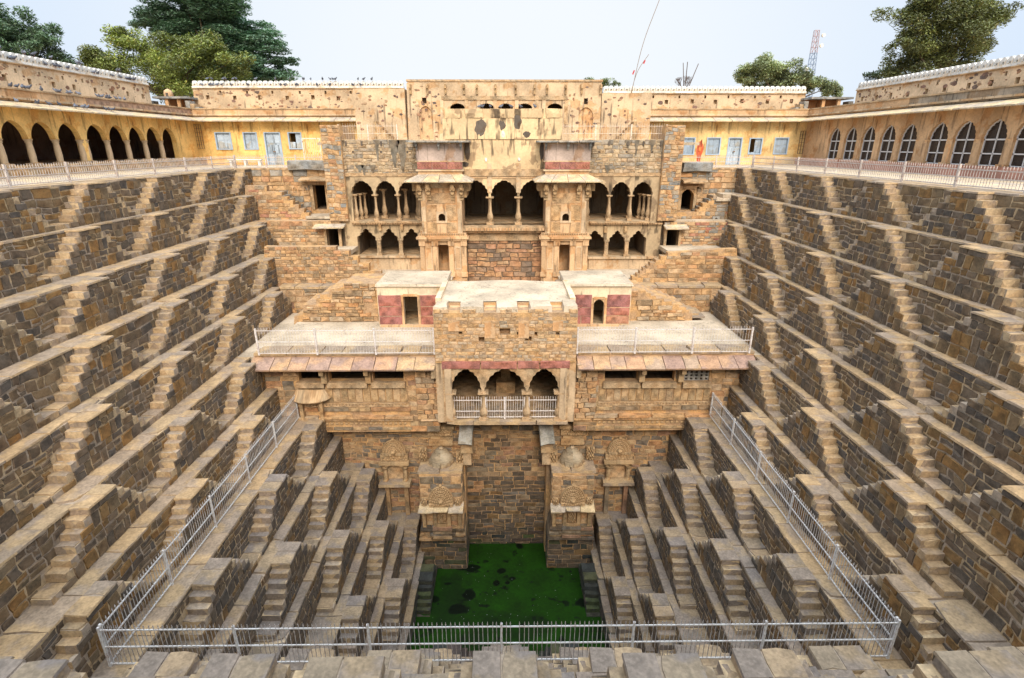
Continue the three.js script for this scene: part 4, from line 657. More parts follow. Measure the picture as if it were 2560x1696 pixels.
// ---------- bay towers of the palace ----------
for (const [s, word, cx] of [[-1, 'left', at(1105, 560, 33.6)[0]], [1, 'right', at(1414, 560, 33.6)[0]]]) {
  const t = thing('bay_tower', `carved bay tower with red frieze and sloping stone eaves, ${word} of the three tall arches`, 'tower', 'bay towers of the palace'); t.position.x = cx; t.updateMatrixWorld();
  const f = 33.7, Y = (p) => at(1262, p, f)[1], B = (w, a, b, dd = 0, back = 36) => box(-w, w, Math.min(Y(a), Y(b)), Math.max(Y(a), Y(b)), f - dd, back);
  const dr = [-.33, -6.3, .33, Y(612)];
  mesh('base', extr(rect(-1.42, -7.95, 1.42, Y(598)), [rect(...dr)], f, .35), PL.ochre, t);
  mesh('base_side', [box(-1.42, -1.15, -7.95, Y(598), f + .35, 36), box(1.15, 1.42, -7.95, Y(598), f + .35, 36), box(-1.15, 1.15, -7.95, Y(598), 35.2, 36), box(-1.15, 1.15, -7.95, -6.3, f + .35, 35.2)], PL.ochre, t);
  for (const x of [-1.3, -.5, .5, 1.3]) mesh('pilaster', [box(x - .14, x + .14, -6.4, Y(602), f - .08, f), box(x - .2, x + .2, -6.4, -6.1, f - .14, f), box(x - .19, x + .19, Y(614), Y(602), f - .13, f)], PL.ochre, t);
  for (const x of [-.9, .9]) mesh('blind_panel', extr(rect(x - .2, -5.95, x + .2, Y(616)), [rect(x - .13, -5.85, x + .13, Y(620))], f - .04, .04), PL.buff, t);
  for (const [w, a, b, dd] of [[1.5, 602, 597, .16], [1.62, 597, 592, .26], [1.52, 592, 588, .18], [1.46, 588, 583, .1]]) mesh('cornice', B(w, a, b, dd), PL.ochre, t);
  const tn = []; for (let x = -1.4; x < 1.4; x += .14) { const g = new THREE.CylinderGeometry(.05, .03, .14, 6); tn.push(place(g, x + .05, Y(586), f - .14)); } mesh('petal_row', tn, PL.carved, t);
  const win = [-.21, Y(553), .21, Y(534)], wp = [[win[0], win[1]], ...archCurve(win[0], win[2], mix(win[1], win[3], .55), win[3], 0), [win[2], win[1]]];
  mesh('shaft', extr(rect(-1.24, Y(583), 1.24, Y(455)), [wp], f, .3), PL.ochre, t);
  mesh('shaft_side', [box(-1.24, -.9, Y(583), Y(455), f + .3, 36), box(.9, 1.24, Y(583), Y(455), f + .3, 36), box(-.9, .9, Y(583), Y(455), 35, 36)], PL.ochre, t);
  for (const x of [-1.1, 1.1]) mesh('corner_shaft', box(x - .13, x + .13, Y(583), Y(470), f - .06, f), PL.buff, t);
  for (const [a, b, c, d2] of [[-.92, 582, -.3, 556], [-.92, 552, -.28, 512], [.3, 582, .92, 556], [.28, 552, .92, 512], [-.86, 508, .86, 482]]) mesh('facing_slab', stoneGeo(v3(0, 0, -f), X1, Y1, Z1, outline(a + .01, Y(b > d2 ? a && b : b), c - .01, Y(d2), .01), .035, .012), pick(P.ochre.slice(0, 3)), t);
  mesh('window_frame', extr(rect(win[0] - .12, win[1] - .1, win[2] + .12, win[3] + .12), [wp], f - .06, .06), PL.buff, t);
  // carved brackets that carry the eaves
  for (const x of [-1.25, -.72, .72, 1.25]) { const k = []; for (let j = 0; j < 5; j++) k.push(box(x - .12 - (j === 3 ? .04 : 0) + j * .004, x + .12 + (j === 3 ? .04 : 0) - j * .004, Y(500 - j * 8), Y(492 - j * 8) + .002 * j, f - .12 - j * .11, f + .05)); k.push(place(new THREE.SphereGeometry(.13, 8, 6), x, Y(470), f - .42), place(new THREE.SphereGeometry(.1, 8, 6), x, Y(484), f - .28)); mesh('bracket', k, PL.carved, t); }
  for (const q of [-1, 1]) for (let j = 0; j < 3; j++) mesh('side_bracket', [box(q * 1.24 - (q < 0 ? .5 : 0), q * 1.24 + (q < 0 ? 0 : .5), Y(478), Y(458), f + .1 + j * .8, f + .3 + j * .8), box(q * 1.24 - (q < 0 ? .3 : 0), q * 1.24 + (q < 0 ? 0 : .3), Y(494), Y(478), f + .1 + j * .8, f + .3 + j * .8)], PL.carved, t);
  mesh('lintel', B(1.26, 470, 455, .12), PL.tan, t);
  // eaves: slabs on three sides
  const yo = Y(452) - .05, yi = Y(438);
  { const slope = (yi - yo) / .85, V = v3(0, -slope, 1).normalize(), N = v3(0, 1, slope).normalize();
    for (let k = 0; k < 4; k++) mesh('eave_slab', stoneGeo(v3(0, yi, -f + .0), X1, V, N, [[-1.3 + k * .65 + .01, -.02], [-1.3 + (k + 1) * .65 - .01, -.02], [-2.02 + (k + 1) * 1.01 - .01, .95], [-2.02 + k * 1.01 + .01, .95]], .06, .01), pick(P.pale), t);
    for (const q of [-1, 1]) { const VV = v3(q, -slope, 0).normalize(), NN = v3(q * slope, 1, 0).normalize(), U = v3(0, 0, -q); for (let k = 0; k < 2; k++) { const a = k ? 1.15 : -.95, b = k ? 2.2 : 1.15, pts = q > 0 ? [[k ? a : .0, 0], [b, 0], [b, .82], [a, .82]] : [[-b, 0], [k ? -a : 0, 0], [-a, .82], [-b, .82]]; mesh('eave_slab', stoneGeo(v3(q * 1.25, yi, -f), U, VV, NN, pts, .06, .01), pick(P.pale), t); } } }
  mesh('neck', B(1.3, 440, 424, .02), PL.ochre, t); mesh('ledge', B(1.42, 428, 424, .12), PL.buff, t);
  for (let k = 0; k < 3; k++) { const a = -1.34 + k * .893; mesh('red_frieze', stoneGeo(v3(0, 0, -f + .02), X1, Y1, Z1, outline(a + .01, Y(423), a + .885, Y(405), .005), .08, .012), P.red[k % 3], t); const z = []; for (let j = 0; j < 5; j++) { const g = new THREE.TorusGeometry(.075, .018, 5, 4); g.scale(1, 1.3, 1); z.push(place(g, a + .1 + j * .17, Y(414), f - .105)); } mesh('lozenge_row', z, P.red[3], t); }
  mesh('upper_box', [B(1.3, 424, 404, .03), B(1.36, 404, 352, .03)], PL.pink, t); mesh('moulding', [B(1.42, 405, 402, .1), B(1.4, 360, 357, .12)], PL.buff, t);
  for (const x of [-1.3, 0, 1.3]) mesh('top_bracket', [box(x - .07, x + .07, Y(366), Y(357), f - .35, f), box(x - .05, x + .05, Y(374), Y(366), f - .16, f)], PL.grey, t);
  for (let k = 0; k < 3; k++) mesh('top_slab', stoneGeo(v3(0, Y(356), -36), X1, Z1, Y1, outline(-1.85 + k * 1.23 + .01, 0, -1.85 + (k + 1) * 1.23 - .01, 36 - f + .62, .03), .1, .02), P.greyblue[k], t);
}
// ---------- hall behind the palace ----------
{
  const t = thing('rear_hall', 'plastered rear hall with a bracketed flat parapet above the middle of the palace', 'building'), d = 41;
  const X = (p, y = 250) => at(p, y, d)[0], Y = (p) => at(1262, p, d)[1];
  const hs = [1143, 1216, 1264, 1312, 1388].map((p) => { const a = X(p - 18), b = X(p + 18), y0 = Y(310), ys = Y(270), ya = Y(259); return [[a, y0], ...archCurve(a, b, ys, ya, 5), [b, y0]]; });
  const wn = [[1055, 244, 1066, 259], [1460, 246, 1470, 261]].map((q) => RR(...q, d));
  const nich = [[1048, 265, 1082, 348], [1446, 268, 1482, 345]].map((q) => { const r = RA(...q, d); return [[r[0], r[1]], ...archCurve(r[0], r[2], mix(r[1], r[3], .72), r[3], 0), [r[2], r[1]]]; });
  mesh('front_wall', extr([[X(1012), -2.2], [X(1505), -2.2], [X(1505, 201), Y(206)], [X(1024, 201), Y(201)], [X(1016, 210), Y(209)]], [...hs, ...wn, ...nich], d, .4), PL.buff, t);
  nich.forEach((n, k) => mesh('niche_back', extr(n, [], d + .12, .1), PL.ochre, t));
  for (const w of wn) mesh('window_back_shade', extr(w.map((p) => [p[0], p[1]]), [], d + .35, .04), PL.crustAndShade, t);  // dark panels paint the shade behind the two windows
  room(X(1110), X(1420), Y(312), Y(255), d + .4, 45, PL.inner, t);
  mesh('parapet_cap', box(X(1018), X(1505), Y(204), Y(201) + .05, d - .06, d + .5), PL.tan, t);
  for (const p of [1028, 1070, 1115, 1161, 1193, 1239, 1289, 1336, 1367, 1413, 1453, 1500]) { const x = X(p); mesh('roof_bracket', [box(x - .07, x + .07, Y(236), Y(212), d - .22, d), box(x - .06, x + .06, Y(222), Y(212), d - .4, d - .22)], PL.carved, t); }
  mesh('string_course', box(X(1104), X(1418), Y(250), Y(240), d - .08, d), PL.tan, t);
  const ps = [1104, 1166, 1196, 1238, 1292, 1342, 1360, 1416]; for (let k = 0; k < 8; k++) mesh('pilaster', box(X(ps[k]) - .12, X(ps[k]) + .12, Y(310), Y(250), d - .05, d), k % 2 ? PL.tan : PL.buff, t);
  // bare stones showing through the plaster
  for (const [a, b] of [[1014, 1108], [1412, 1500]]) for (let k = 0; k < 34; k++) { const x = X(rr(a, b)), y = Y(rr(215, 345)), w = rr(.05, .16), h = rr(.04, .1); mesh('exposed_stone', stoneGeo(v3(0, 0, -d), X1, Y1, Z1, blob(x, y, w, h), .012, .012), pick(P.exposed), t); }
  // lower flanking walls
  for (const [a, b, tp] of [[884, 1012, 222], [1505, 1630, 233]]) { mesh('flank_wall', box(X(a), X(b), -2.2, Y(tp), d + .06, d + 1.2), PL.buff, t); for (let k = 0; k < 30; k++) { const x = X(rr(a + 4, b - 4)), y = Y(rr(tp + 8, 345)), w = rr(.05, .16), h = rr(.04, .1); mesh('exposed_stone', stoneGeo(v3(0, 0, -d - .06), X1, Y1, Z1, blob(x, y, w, h), .012, .012), pick(P.exposed), t); } }
  mesh('roof', box(X(1018), X(1500), Y(212), Y(208), d + .4, 47), PL.roof, t);
  // terrace in front of the hall and the stair at either end
  mesh('terrace_floor', [box(X(840), X(1700), 1.45, 1.62, 35.95, 41)], PL.roof, t);
  for (const [a, b, s] of [[935, 985, 1], [1540, 1590, -1]]) for (let k = 0; k < 7; k++) { const x0 = X(mix(s > 0 ? a : b, s > 0 ? b : a, k / 7)), x1 = X(mix(s > 0 ? a : b, s > 0 ? b : a, (k + 1) / 7)); mesh('step', box(Math.min(x0, x1), Math.max(x0, x1), 1.6, 3.0 - k * .19, d - .8, d + .06), k % 2 ? PL.tan : PL.carved, t); }
}
// ---------- ground and rim paving ----------
{
  const g = new THREE.ShapeGeometry((() => { const s = shape(rect(-900, -900, 900, 900)); s.holes.push(new THREE.Path(rect(-19, .9, 17.6, 39.6).map((p) => new THREE.Vector2(...p)))); return s; })());
  g.rotateX(-Math.PI / 2); g.translate(0, -.06, 0); structure('ground', g, M('dry_ground', .42, .34, .23, T.slab));
  const pv = M('pale_paving', .70, .615, .49, T.slab);
  const p = [box(-26, -18.66, -.2, -.01, -8, 47), box(17.26, 26, -.2, -.01, -8, 47), box(-18.66, at(735, 400, 38.1)[0], -.2, -.012, 38.3, 47), box(at(1790, 400, 38.1)[0], 17.26, -.2, -.012, 38.3, 47)];
  structure('rim_paving', mergeGeometries(p.map((x) => x.toNonIndexed())), pv);
}
// ---------- crest of scalloped merlons ----------
const merlonGeo = (() => { // scalloped merlon with a sunken diamond
  const pts = [[-.19, 0], [.19, 0], [.19, .18]]; for (let k = 0; k <= 8; k++) { const a = Math.PI * k / 8; pts.push([.19 * Math.cos(a), .2 + .2 * Math.sin(a)]); }
  const f = new THREE.ExtrudeGeometry(shape(pts, [[[0, .01], [.075, .1], [0, .2], [-.075, .1]]]), { depth: .1, bevelEnabled: false }), g = new THREE.ExtrudeGeometry(shape(pts), { depth: .08, bevelEnabled: true, bevelSize: .012, bevelThickness: .012, bevelSegments: 1 }); g.translate(0, 0, -.092); return mergeGeometries([f, g]); })();
function boundary(label, A, B, y0, y1, o) { // wall from A to B (x, d), with crest, loopholes and bare stones; n = towards the well
  const t = thing('boundary_wall', label, 'boundary wall', 'boundary walls round the well'), dx = B[0] - A[0], dz = -(B[1] - A[1]), len = Math.hypot(dx, dz);
  t.position.set(A[0], 0, -A[1]); t.rotation.y = Math.atan2(-dz, dx); t.updateMatrixWorld();
  const bx = (a, b, c, e, n0, n1) => box(a, b, c, e, -n1, -n0);
  const h = y1 - y0, nb = Math.round(len / (o.step || 2)), hs = [];
  for (let k = 0; k < nb; k++) { const x = (k + .5) * len / nb + rr(-.1, .1), yy = y0 + h * .52 + rr(-.04, .04); hs.push(rect(x - .14, yy, x + .14, yy + .32)); const x2 = x + len / nb / 2; if (x2 < len - .3) hs.push(rect(x2 - .08, y0 + h * .76, x2 + .08, y0 + h * .76 + .22)); }
  const fl = new THREE.ExtrudeGeometry(shape(rect(0, y0, len, y1), hs), { depth: .3, bevelEnabled: false }); fl.translate(0, 0, -.3);
  mesh('wall', [fl, bx(0, len, y0, y1, -.6, -.3)], o.mat, t); mesh('crest_base', bx(0, len, y1, y1 + .12, -.6, .06), PL.lime, t); mesh('string_course', bx(0, len, y1 - .06, y1, 0, .1), PL.tan, t);
  const n = Math.floor(len / .42);
  for (let k = 0; k < n; k++) { const m = mesh('merlon', merlonGeo, PL.lime, t); m.position.set((k + .5) * len / n, y1 + .12, -.12); }
  for (let k = 0; k < (o.stones || 90); k++) { const x = rr(.2, len - .2), y = y0 + rr(.1, h - .12), w = (.045 + .2 * Math.pow(R(), 2.2)) * (o.big || 1), hh = w * rr(.4, .8); piece('exposed_stone', stoneGeo(v3(0, 0, 0), X1, Y1, Z1, blob(x, y, w * .9, hh * .9), .012, .014), pick(P.exposed), t); }
  return t;
}
const XA = 24, XRA = 23.5, DBK = 45;
boundary('long ochre boundary wall with white crest along the left side, dotted with pigeons', [-27, 18], [-27, 45.2], 3.6, 5.72, { mat: M('pale_wash', .70, .52, .33, T.plaster), step: 1.7, stones: 230 });
boundary('ochre boundary wall with white crest and square loopholes along the right side', [27, 45.2], [27, 17], 3.6, 5.42, { mat: M('pale_wash'), step: 1.7, stones: 280, big: 1.25 });
boundary('pale ochre back boundary wall with white crest, left of the rear hall', [at(484, 240, 47.5)[0], 47.5], [at(1010, 240, 47.5)[0], 47.5], 3.9, 5.75, { mat: PL.buff, step: 2.1, stones: 150 });
boundary('pale ochre back boundary wall with white crest, right of the rear hall', [at(1508, 240, 47.5)[0], 47.5], [at(2014, 240, 47.5)[0], 47.5], 3.75, 5.4, { mat: PL.buff, step: 2.1, stones: 70 });
// ---------- ranges on the rim: roof terrace, eave, parapet ----------
function roofBand(t, x0, x1, d0, d1, back, dir) { // parapet band and eave along a range; dir: outward normal towards the well
  if (dir === 'z') {
    mesh('roof', box(x0, x1, 3.3, 3.5, d0, back), PL.tan, t); mesh('parapet', box(x0, x1, 3.45, 4.02, d0, d0 + .35), PL.ochre, t); mesh('parapet_cap', box(x0, x1, 4.02, 4.1, d0 - .06, d0 + .42), PL.tan, t); mesh('moulding', box(x0, x1, 3.58, 3.68, d0 - .1, d0), PL.buff, t);
    for (let x = x0; x < x1 - .2;) { let l = rr(.9, 1.8); if (x1 - x - l < .6) l = x1 - x; mesh('eave_slab', stoneGeo(v3(0, 3.4, -d0), X1, v3(0, -.3, 1).normalize(), v3(0, 1, .3).normalize(), outline(x + .01, -.1, x + l - .01, .95 + rr(-.03, .03), .02), .07, .012), pick(P.pale), t); x += l; }
  } else {
    const s = dir; mesh('roof', box(Math.min(x0, s < 0 ? -32.5 : 32), Math.max(x0, s < 0 ? -32.5 : 32), 3.3, 3.5, d0, d1), PL.tan, t); const a = s < 0 ? x0 - .35 : x0, b = s < 0 ? x0 : x0 + .35;
    const h = (d0 + d1) / 2 + 2; mesh('parapet', box(a, b, 3.45, 4.02, d0, h), s < 0 ? PL.ochre : M('mossy_plaster', .36, .29, .21, T.plaster), t); mesh('parapet', box(a, b, 3.45, 4.02, h, d1), s < 0 ? M('bare_brick', .42, .27, .19, T.stone) : PL.ochre, t);
    mesh('parapet_cap', box(a - .06, b + .06, 4.02, 4.1, d0, d1), PL.tan, t); mesh('moulding', box(s < 0 ? x0 : x0 - .1, s < 0 ? x0 + .1 : x0, 3.58, 3.68, d0, d1), PL.buff, t);
    for (let z = d0; z < d1 - .2;) { let l = rr(.9, 1.8); if (d1 - z - l < .6) l = d1 - z; mesh('eave_slab', stoneGeo(v3(x0, 3.4, 0), v3(0, 0, s), v3(-s, -.3, 0).normalize(), v3(-s * .3, 1, 0).normalize(), outline(s < 0 ? z + .01 : -z - l + .01, -.1, s < 0 ? z + l - .01 : -z - .01, .95 + rr(-.03, .03), .02), .07, .012), pick(P.pale), t); z += l; }
  }
}
const glassPane = new THREE.MeshPhysicalMaterial({ transmission: .8, thickness: 0, roughness: .2, specularIntensity: .3 }); glassPane.color.setRGB(.22, .165, .135); glassPane.name = 'dusty_glass';
function arcade(label, s, x, ds, widths, glazed) { // wall along d at x, arches at ds
  const t = thing('arcade', label, 'arcade'), d0 = 19, d1 = DBK, y0 = .5, ys = 1.72, ya = 2.62;
  const A = (d) => (s < 0 ? d : -d); // shape coordinate so that the wall faces the well
  const hs = ds.map((d) => { const a = A(d) - widths / 2, b = A(d) + widths / 2; return [[a, y0], ...archCurve(a, b, ys, ya, 5), [b, y0]]; }), cut = glazed ? hs : [];
  if (!glazed) { let run = [ds[0]]; for (let k = 1; k <= ds.length; k++) { if (k < ds.length && Math.abs(ds[k] - ds[k - 1]) < 2.05) { run.push(ds[k]); continue; } const m = run.map(A).sort((p, q) => p - q), ps = m.slice(1).map((p, j) => (p + m[j]) / 2); cut.push(arches(m[0] - widths / 2 - .1, m.at(-1) + widths / 2 + .1, ps, y0 + .004, ys, ya, .1, 0)); run = [ds[k]]; } }
  const a0 = Math.min(A(d0), A(d1)), a1 = Math.max(A(d0), A(d1));
  const g = new THREE.ExtrudeGeometry(shape(rect(a0, y0, a1, 3.4), cut), { depth: .32, bevelEnabled: false }); g.translate(0, 0, -.32);
  const toWall = (q) => { q.rotateY(s < 0 ? Math.PI / 2 : -Math.PI / 2); q.translate(x, 0, 0); return q; };
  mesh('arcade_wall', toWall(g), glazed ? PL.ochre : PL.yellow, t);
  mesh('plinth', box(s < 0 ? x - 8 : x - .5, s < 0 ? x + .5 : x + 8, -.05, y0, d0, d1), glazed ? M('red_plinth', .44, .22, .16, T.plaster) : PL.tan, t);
  const inner = M('arcade_inside', .22, .14, .10, T.plaster), bx = (n0, n1, ...r) => box(s < 0 ? x - n1 : x + n0, s < 0 ? x - n0 : x + n1, ...r);  // inside walls coloured dark to paint in the arcade shade
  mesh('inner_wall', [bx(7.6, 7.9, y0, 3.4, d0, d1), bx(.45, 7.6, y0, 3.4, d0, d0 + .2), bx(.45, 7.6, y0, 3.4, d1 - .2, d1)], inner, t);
  ds.forEach((d, k) => {
    if (k + 1 < ds.length) { const m = (d + ds[k + 1]) / 2, gap = Math.abs(ds[k + 1] - d) - widths; const cs = gap > .6 ? [d + Math.sign(ds[k + 1] - d) * (widths / 2 + .13), ds[k + 1] - Math.sign(ds[k + 1] - d) * (widths / 2 + .13)] : [m];
      for (const c of cs) mesh('column', [place(lathe([[.21, 0], [.21, .15], [.15, .2], [.165, .5], [.15, .9], [.13, 1.1], [.17, 1.15], [.15, 1.2], [.22, 1.3]], 12), x + s * .14, y0 - .05, c), box(x + s * .14 - .26, x + s * .14 + .26, y0 - .05, y0 + .1, c - .24, c + .24)], glazed ? PL.ochre : PL.buff, t); }
    if (glazed) { // white glazing bars and pane
      const a = A(d) - widths / 2, b = A(d) + widths / 2, f = [rect(a, y0, a + .06, ys), rect(b - .06, y0, b, ys), rect(A(d) - .025, y0, A(d) + .025, ya - .05), rect(a, ys - .035, b, ys + .035), rect(a, y0 + .54, b, y0 + .6), rect(a, y0, b, y0 + .05)].map((r) => { const e = new THREE.ExtrudeGeometry(shape(r), { depth: .05, bevelEnabled: false }); e.translate(0, 0, -.2); return toWall(e); });
      const win = mesh('window', f, M('white_frame', .60, .57, .55), t);
      const oc = archCurve(a, b, ys, ya, 5), ic = archCurve(a + .05, b - .05, ys, ya - .06, 5).reverse(); const e = new THREE.ExtrudeGeometry(shape([...oc, ...ic]), { depth: .05, bevelEnabled: false }); e.translate(0, 0, -.2); mesh('arch_frame', toWall(e), mats.white_frame, win);
      const pg = new THREE.ShapeGeometry(shape(hs[k])); pg.translate(0, 0, -.22); mesh('pane', toWall(pg), glassPane, win);
    }
  });
  roofBand(t, x, 0, d0, d1, 0, s); return t;
}
const leftArcade = arcade('open arcade of pointed arches on round columns along the left rim terrace', -1, -XA, [21.4, 23.25, 25.05, 26.75, 28.5, 30.2, 32.0, 34.15, 36.0, 37.8, 39.6, 41.35], 1.5, false);
const rightArcade = arcade('arcade of cusped arches closed with white glazed frames along the right rim terrace', 1, XRA, [40.9, 39.0, 37.1, 35.2, 33.4, 31.1, 29.3, 27.5, 25.7, 23.9, 22.1], 1.38, true);
function house(label, x0, x1, wins, doors, mat) {
  const t = thing('rim_house', label, 'house', 'low houses on the back rim'), d = DBK, hs = [...wins, ...doors].map((w) => RA(...w.slice(0, 4), d));
  doors.forEach((q, k) => { hs[wins.length + k][1] = -.02; });
  mesh('wall', extr(rect(x0, -.05, x1, 3.4), hs.map((h) => rect(...h)), d, .4), mat, t); mesh('rear_wall', box(x0, x1, -.05, 3.4, d + 2.2, d + 2.5), mat, t);
  hs.forEach((h, k) => {
    const isDoor = k >= wins.length, w = mesh(isDoor ? 'door' : 'window', [box(h[0] - .07, h[2] + .07, h[3], h[3] + .07, d - .05, d + .12), box(h[0] - .07, h[0] + .02, h[1], h[3], d - .05, d + .12), box(h[2] - .02, h[2] + .07, h[1], h[3], d - .05, d + .12), ...(isDoor ? [] : [box(h[0] - .07, h[2] + .07, h[1] - .07, h[1], d - .07, d + .12)])], M('blue_frame', .33, .42, .52, null), t);
    const mx = (h[0] + h[2]) / 2, open = (wins[k] || [])[4];
    for (const [a, b] of [[h[0] + .02, mx - .008], [mx + .008, h[2] - .02]]) {
      if (open && a < mx - .1 && !isDoor) { mesh('shutter', box(a, b, h[1], mix(h[1], h[3], .0) + .0001 + (open === 2 ? (h[3] - h[1]) * .42 : .1), d + .04, d + .08), M('blue_paint', .47, .55, .63, T.plaster), w); continue; }
      const n = isDoor ? 3 : 2, lf = [box(a, b, h[1], h[3], d + .14, d + .17)]; for (let j = 0; j < n; j++) { const ya = mix(h[1], h[3], (j + .1) / n), yb = mix(h[1], h[3], (j + .9) / n); lf.push(box(a + .04, b - .04, ya, yb, d + .115, d + .14)); }
      mesh(isDoor ? 'leaf' : 'shutter', lf, M('blue_paint', .47, .55, .63, T.plaster), w);
      if (!isDoor && x0 > 0) { const bars = []; for (let j = 1; j < 6; j++) bars.push(box(mix(a, b, j / 6) - .008, mix(a, b, j / 6) + .008, h[1], h[3], d - .01, d + .01)); mesh('bar', bars, mats.blue_frame, w); }
    }
    if (isDoor) mesh('lock', box(mx - .08, mx + .08, h[1] + .95, h[1] + 1.03, d + .0, d + .04), M('rusty_iron', .22, .13, .08, T.stone), w);
    // shallow blind arch over each opening
    const oc = archCurve(h[0] - .25, h[2] + .25, h[3] + .12, h[3] + .55, 0), ic = archCurve(h[0] - .19, h[2] + .19, h[3] + .12, h[3] + .49, 0).reverse(); mesh('blind_arch', extr([...oc, ...ic], [], d - .015, .02), mat, t);
  });
  { const g0 = x0 < 0 ? RA(484, 312, 506, 372, d) : RA(1998, 328, 2022, 384, d), bars = []; for (let k = 0; k <= 4; k++) { const x = mix(g0[0], g0[2], k / 4); bars.push(box(x - .015, x + .015, g0[1], g0[3], d - .05, d - .01)); } for (let k = 0; k <= 6; k++) { const y = mix(g0[1], g0[3], k / 6); bars.push(box(g0[0], g0[2], y - .012, y + .012, d - .075, d - .05)); } mesh('grille', bars, M('rusty_iron', .22, .13, .08, T.stone), t); }
  roofBand(t, x0, x1, d, 0, d + 2.5, 'z'); return t;
}
const HL0 = -XA, HL1 = at(905, 330, DBK)[0], HR0 = at(1600, 330, DBK)[0], HR1 = XRA;
house('long yellow washed house with blue shutters on the back rim, left of the palace', HL0, HL1, [[541, 333, 577, 372], [611, 333, 642, 372], [723, 333, 753, 371, 2]], [[665, 333, 702, 396]], PL.yellow);
house('ochre house with barred blue windows on the back rim, right of the palace', HR0, HR1, [[1706, 346, 1735, 385], [1768, 346, 1799, 385], [1874, 347, 1903, 384, 1], [1937, 346, 1968, 384]], [[1820, 346, 1851, 406]], M('worn_yellow', .80, .56, .25, T.plaster));
{ // red daub on the right house
  const p = at(1749, 380, DBK), pts = []; for (let k = 0; k < 20; k++) { const a = k / 20 * 2 * Math.PI, q = rr(.8, 1.1); pts.push([p[0] + Math.cos(a) * .3 * q * (Math.sin(a) < 0 ? .7 : 1), p[1] + Math.sin(a) * 1.0 * q]); }
  const t = thing('red_daub', 'red ochre devotional daub smeared on the right yellow house wall', 'paint mark'); mesh('daub', stoneGeo(v3(0, 0, -DBK), X1, Y1, Z1, pts, .008, .02), M('vermilion', .72, .16, .07, T.plaster), t); mesh('idol', extr(rect(p[0] - .1, p[1] + .05, p[0] + .1, p[1] + .35), [], DBK - .05, .05), M('orange_idol', .75, .2, .06, T.stone), t);
}
// corner openings between the ranges, with stairs to the roofs
for (const [s, word, x0, x1] of [[-1, 'left', -27, at(484, 240, 47.5)[0]], [1, 'right', at(2014, 240, 47.5)[0], 27]]) {
  const t = thing('corner_shed', `low slab roofed stair head in the ${word} back corner between two boundary walls`, 'shed'); const d = 46.2;
  mesh('roof_slab', [box(x0 - .3, x1 + .3, 4.85, 5.0, d - .3, d + 2)], PL.grey, t); mesh('back', box(x0, x1, 3.5, 4.85, d + .9, d + 1.2), M('rust_plaster', .52, .24, .10, T.plaster), t);
  for (const x of [mix(x0, x1, .3), mix(x0, x1, .75)]) mesh('post', box(x - .12, x + .12, 3.5, 4.85, d - .1, d + .1), PL.ochre, t);
  for (let k = 0; k < 6; k++) for (const q of [0, 1]) { const x = q ? x1 + .2 + k * .33 : x0 - .6 - k * .3; if ((s < 0) === !!q || k < 4) mesh('step', box(x - .18, x + .18, 3.5, 4.7 - k * .22, d - .2, d + .6), k % 2 ? PL.tan : PL.grey, t); }
  if (s < 0) { const g = lathe([[.34, 0], [.34, .3], [.29, .46], [.14, .56], [0, .62]], 4); g.rotateY(Math.PI / 4); mesh('kiosk', place(g, x0 + .5, 5.0, d + .6), PL.ochre, t); mesh('kiosk_opening_shade', box(x0 + .42, x0 + .6, 5.05, 5.3, d + .335, d + .36), PL.crustAndShade, t); }  // dark panel on the kiosk front paints the shade of an opening
}
// ---------- fences ----------
const FM = { white: M('white_paint', .76, .70, .65, T.rust), rim: M('rim_paint', .67, .58, .51, T.rust), grey: M('galvanised', .76, .74, .71, T.rust), cream: M('cream_paint', .80, .69, .55, T.rust), picket: M('dull_iron', .54, .51, .48, T.rust) };  // picket colour is darkened to carry their shade; rails stay pale
const fgeo = new Map();
function fence(label, A, B, y, o = {}) { // posts, rails and pointed pickets from A to B (x, d)
  const t = thing('iron_fence', label, 'fence', o.group), h = o.h || 1.15, m = FM[o.mat || 'white'], dx = B[0] - A[0], dz = -(B[1] - A[1]), len = Math.hypot(dx, dz);
  t.position.set(A[0], y, -A[1]); t.rotation.y = Math.atan2(-dz, dx); t.updateMatrixWorld();
  const r = o.r || .011, key = h + '_' + r;
  if (!fgeo.has(key)) { const c = new THREE.CylinderGeometry(r, r, h - .06, 5); c.translate(0, (h - .06) / 2 + .05, 0); const tip = new THREE.ConeGeometry(r * 1.9, .09, 5); tip.translate(0, h + .03, 0); fgeo.set(key, mergeGeometries([c, tip])); }
  const rails = o.rails || [.08, h * .5, h - .1]; for (const k of rails) { const g = new THREE.BoxGeometry(len, o.rail || .036, .028); const uv = g.attributes.uv; for (let i = 0; i < uv.count; i++) uv.setX(i, uv.getX(i) * len); g.translate(len / 2, k, 0); mesh('rail', g, m, t); }
  const n = Math.max(2, Math.round(len / (o.post || 2.4)) + 1), lean = () => rr(-.012, .012); for (let k = 0; k < n; k++) { const g = new THREE.BoxGeometry(o.pw || .07, h + (o.tall || 0), o.pw || .07); g.translate(0, (h + (o.tall || 0)) / 2, 0); const q = mesh('post', g, m, t); q.position.x = len * k / (n - 1) + rr(-.02, .02); q.rotation.set(lean(), 0, lean()); }
  const c = Math.floor(len / (o.gap || .13)); for (let k = 1; k < c; k++) { if (R() < .012) continue; const p = mesh('picket', fgeo.get(key), o.mat === 'grey' ? FM.picket : m, t); p.position.x = len * k / c + rr(-.006, .006); p.rotation.z = rr(-.012, .012); }
  return t;
}
const gF = 'white fences along the rim';
fence('white spiked iron fence along the left rim of the well', [-18.2, 12], [-18.2, 38.3], .0, { group: gF, mat: 'rim', h: .74, tall: .08, r: .0105, gap: .13, post: 3.0 });
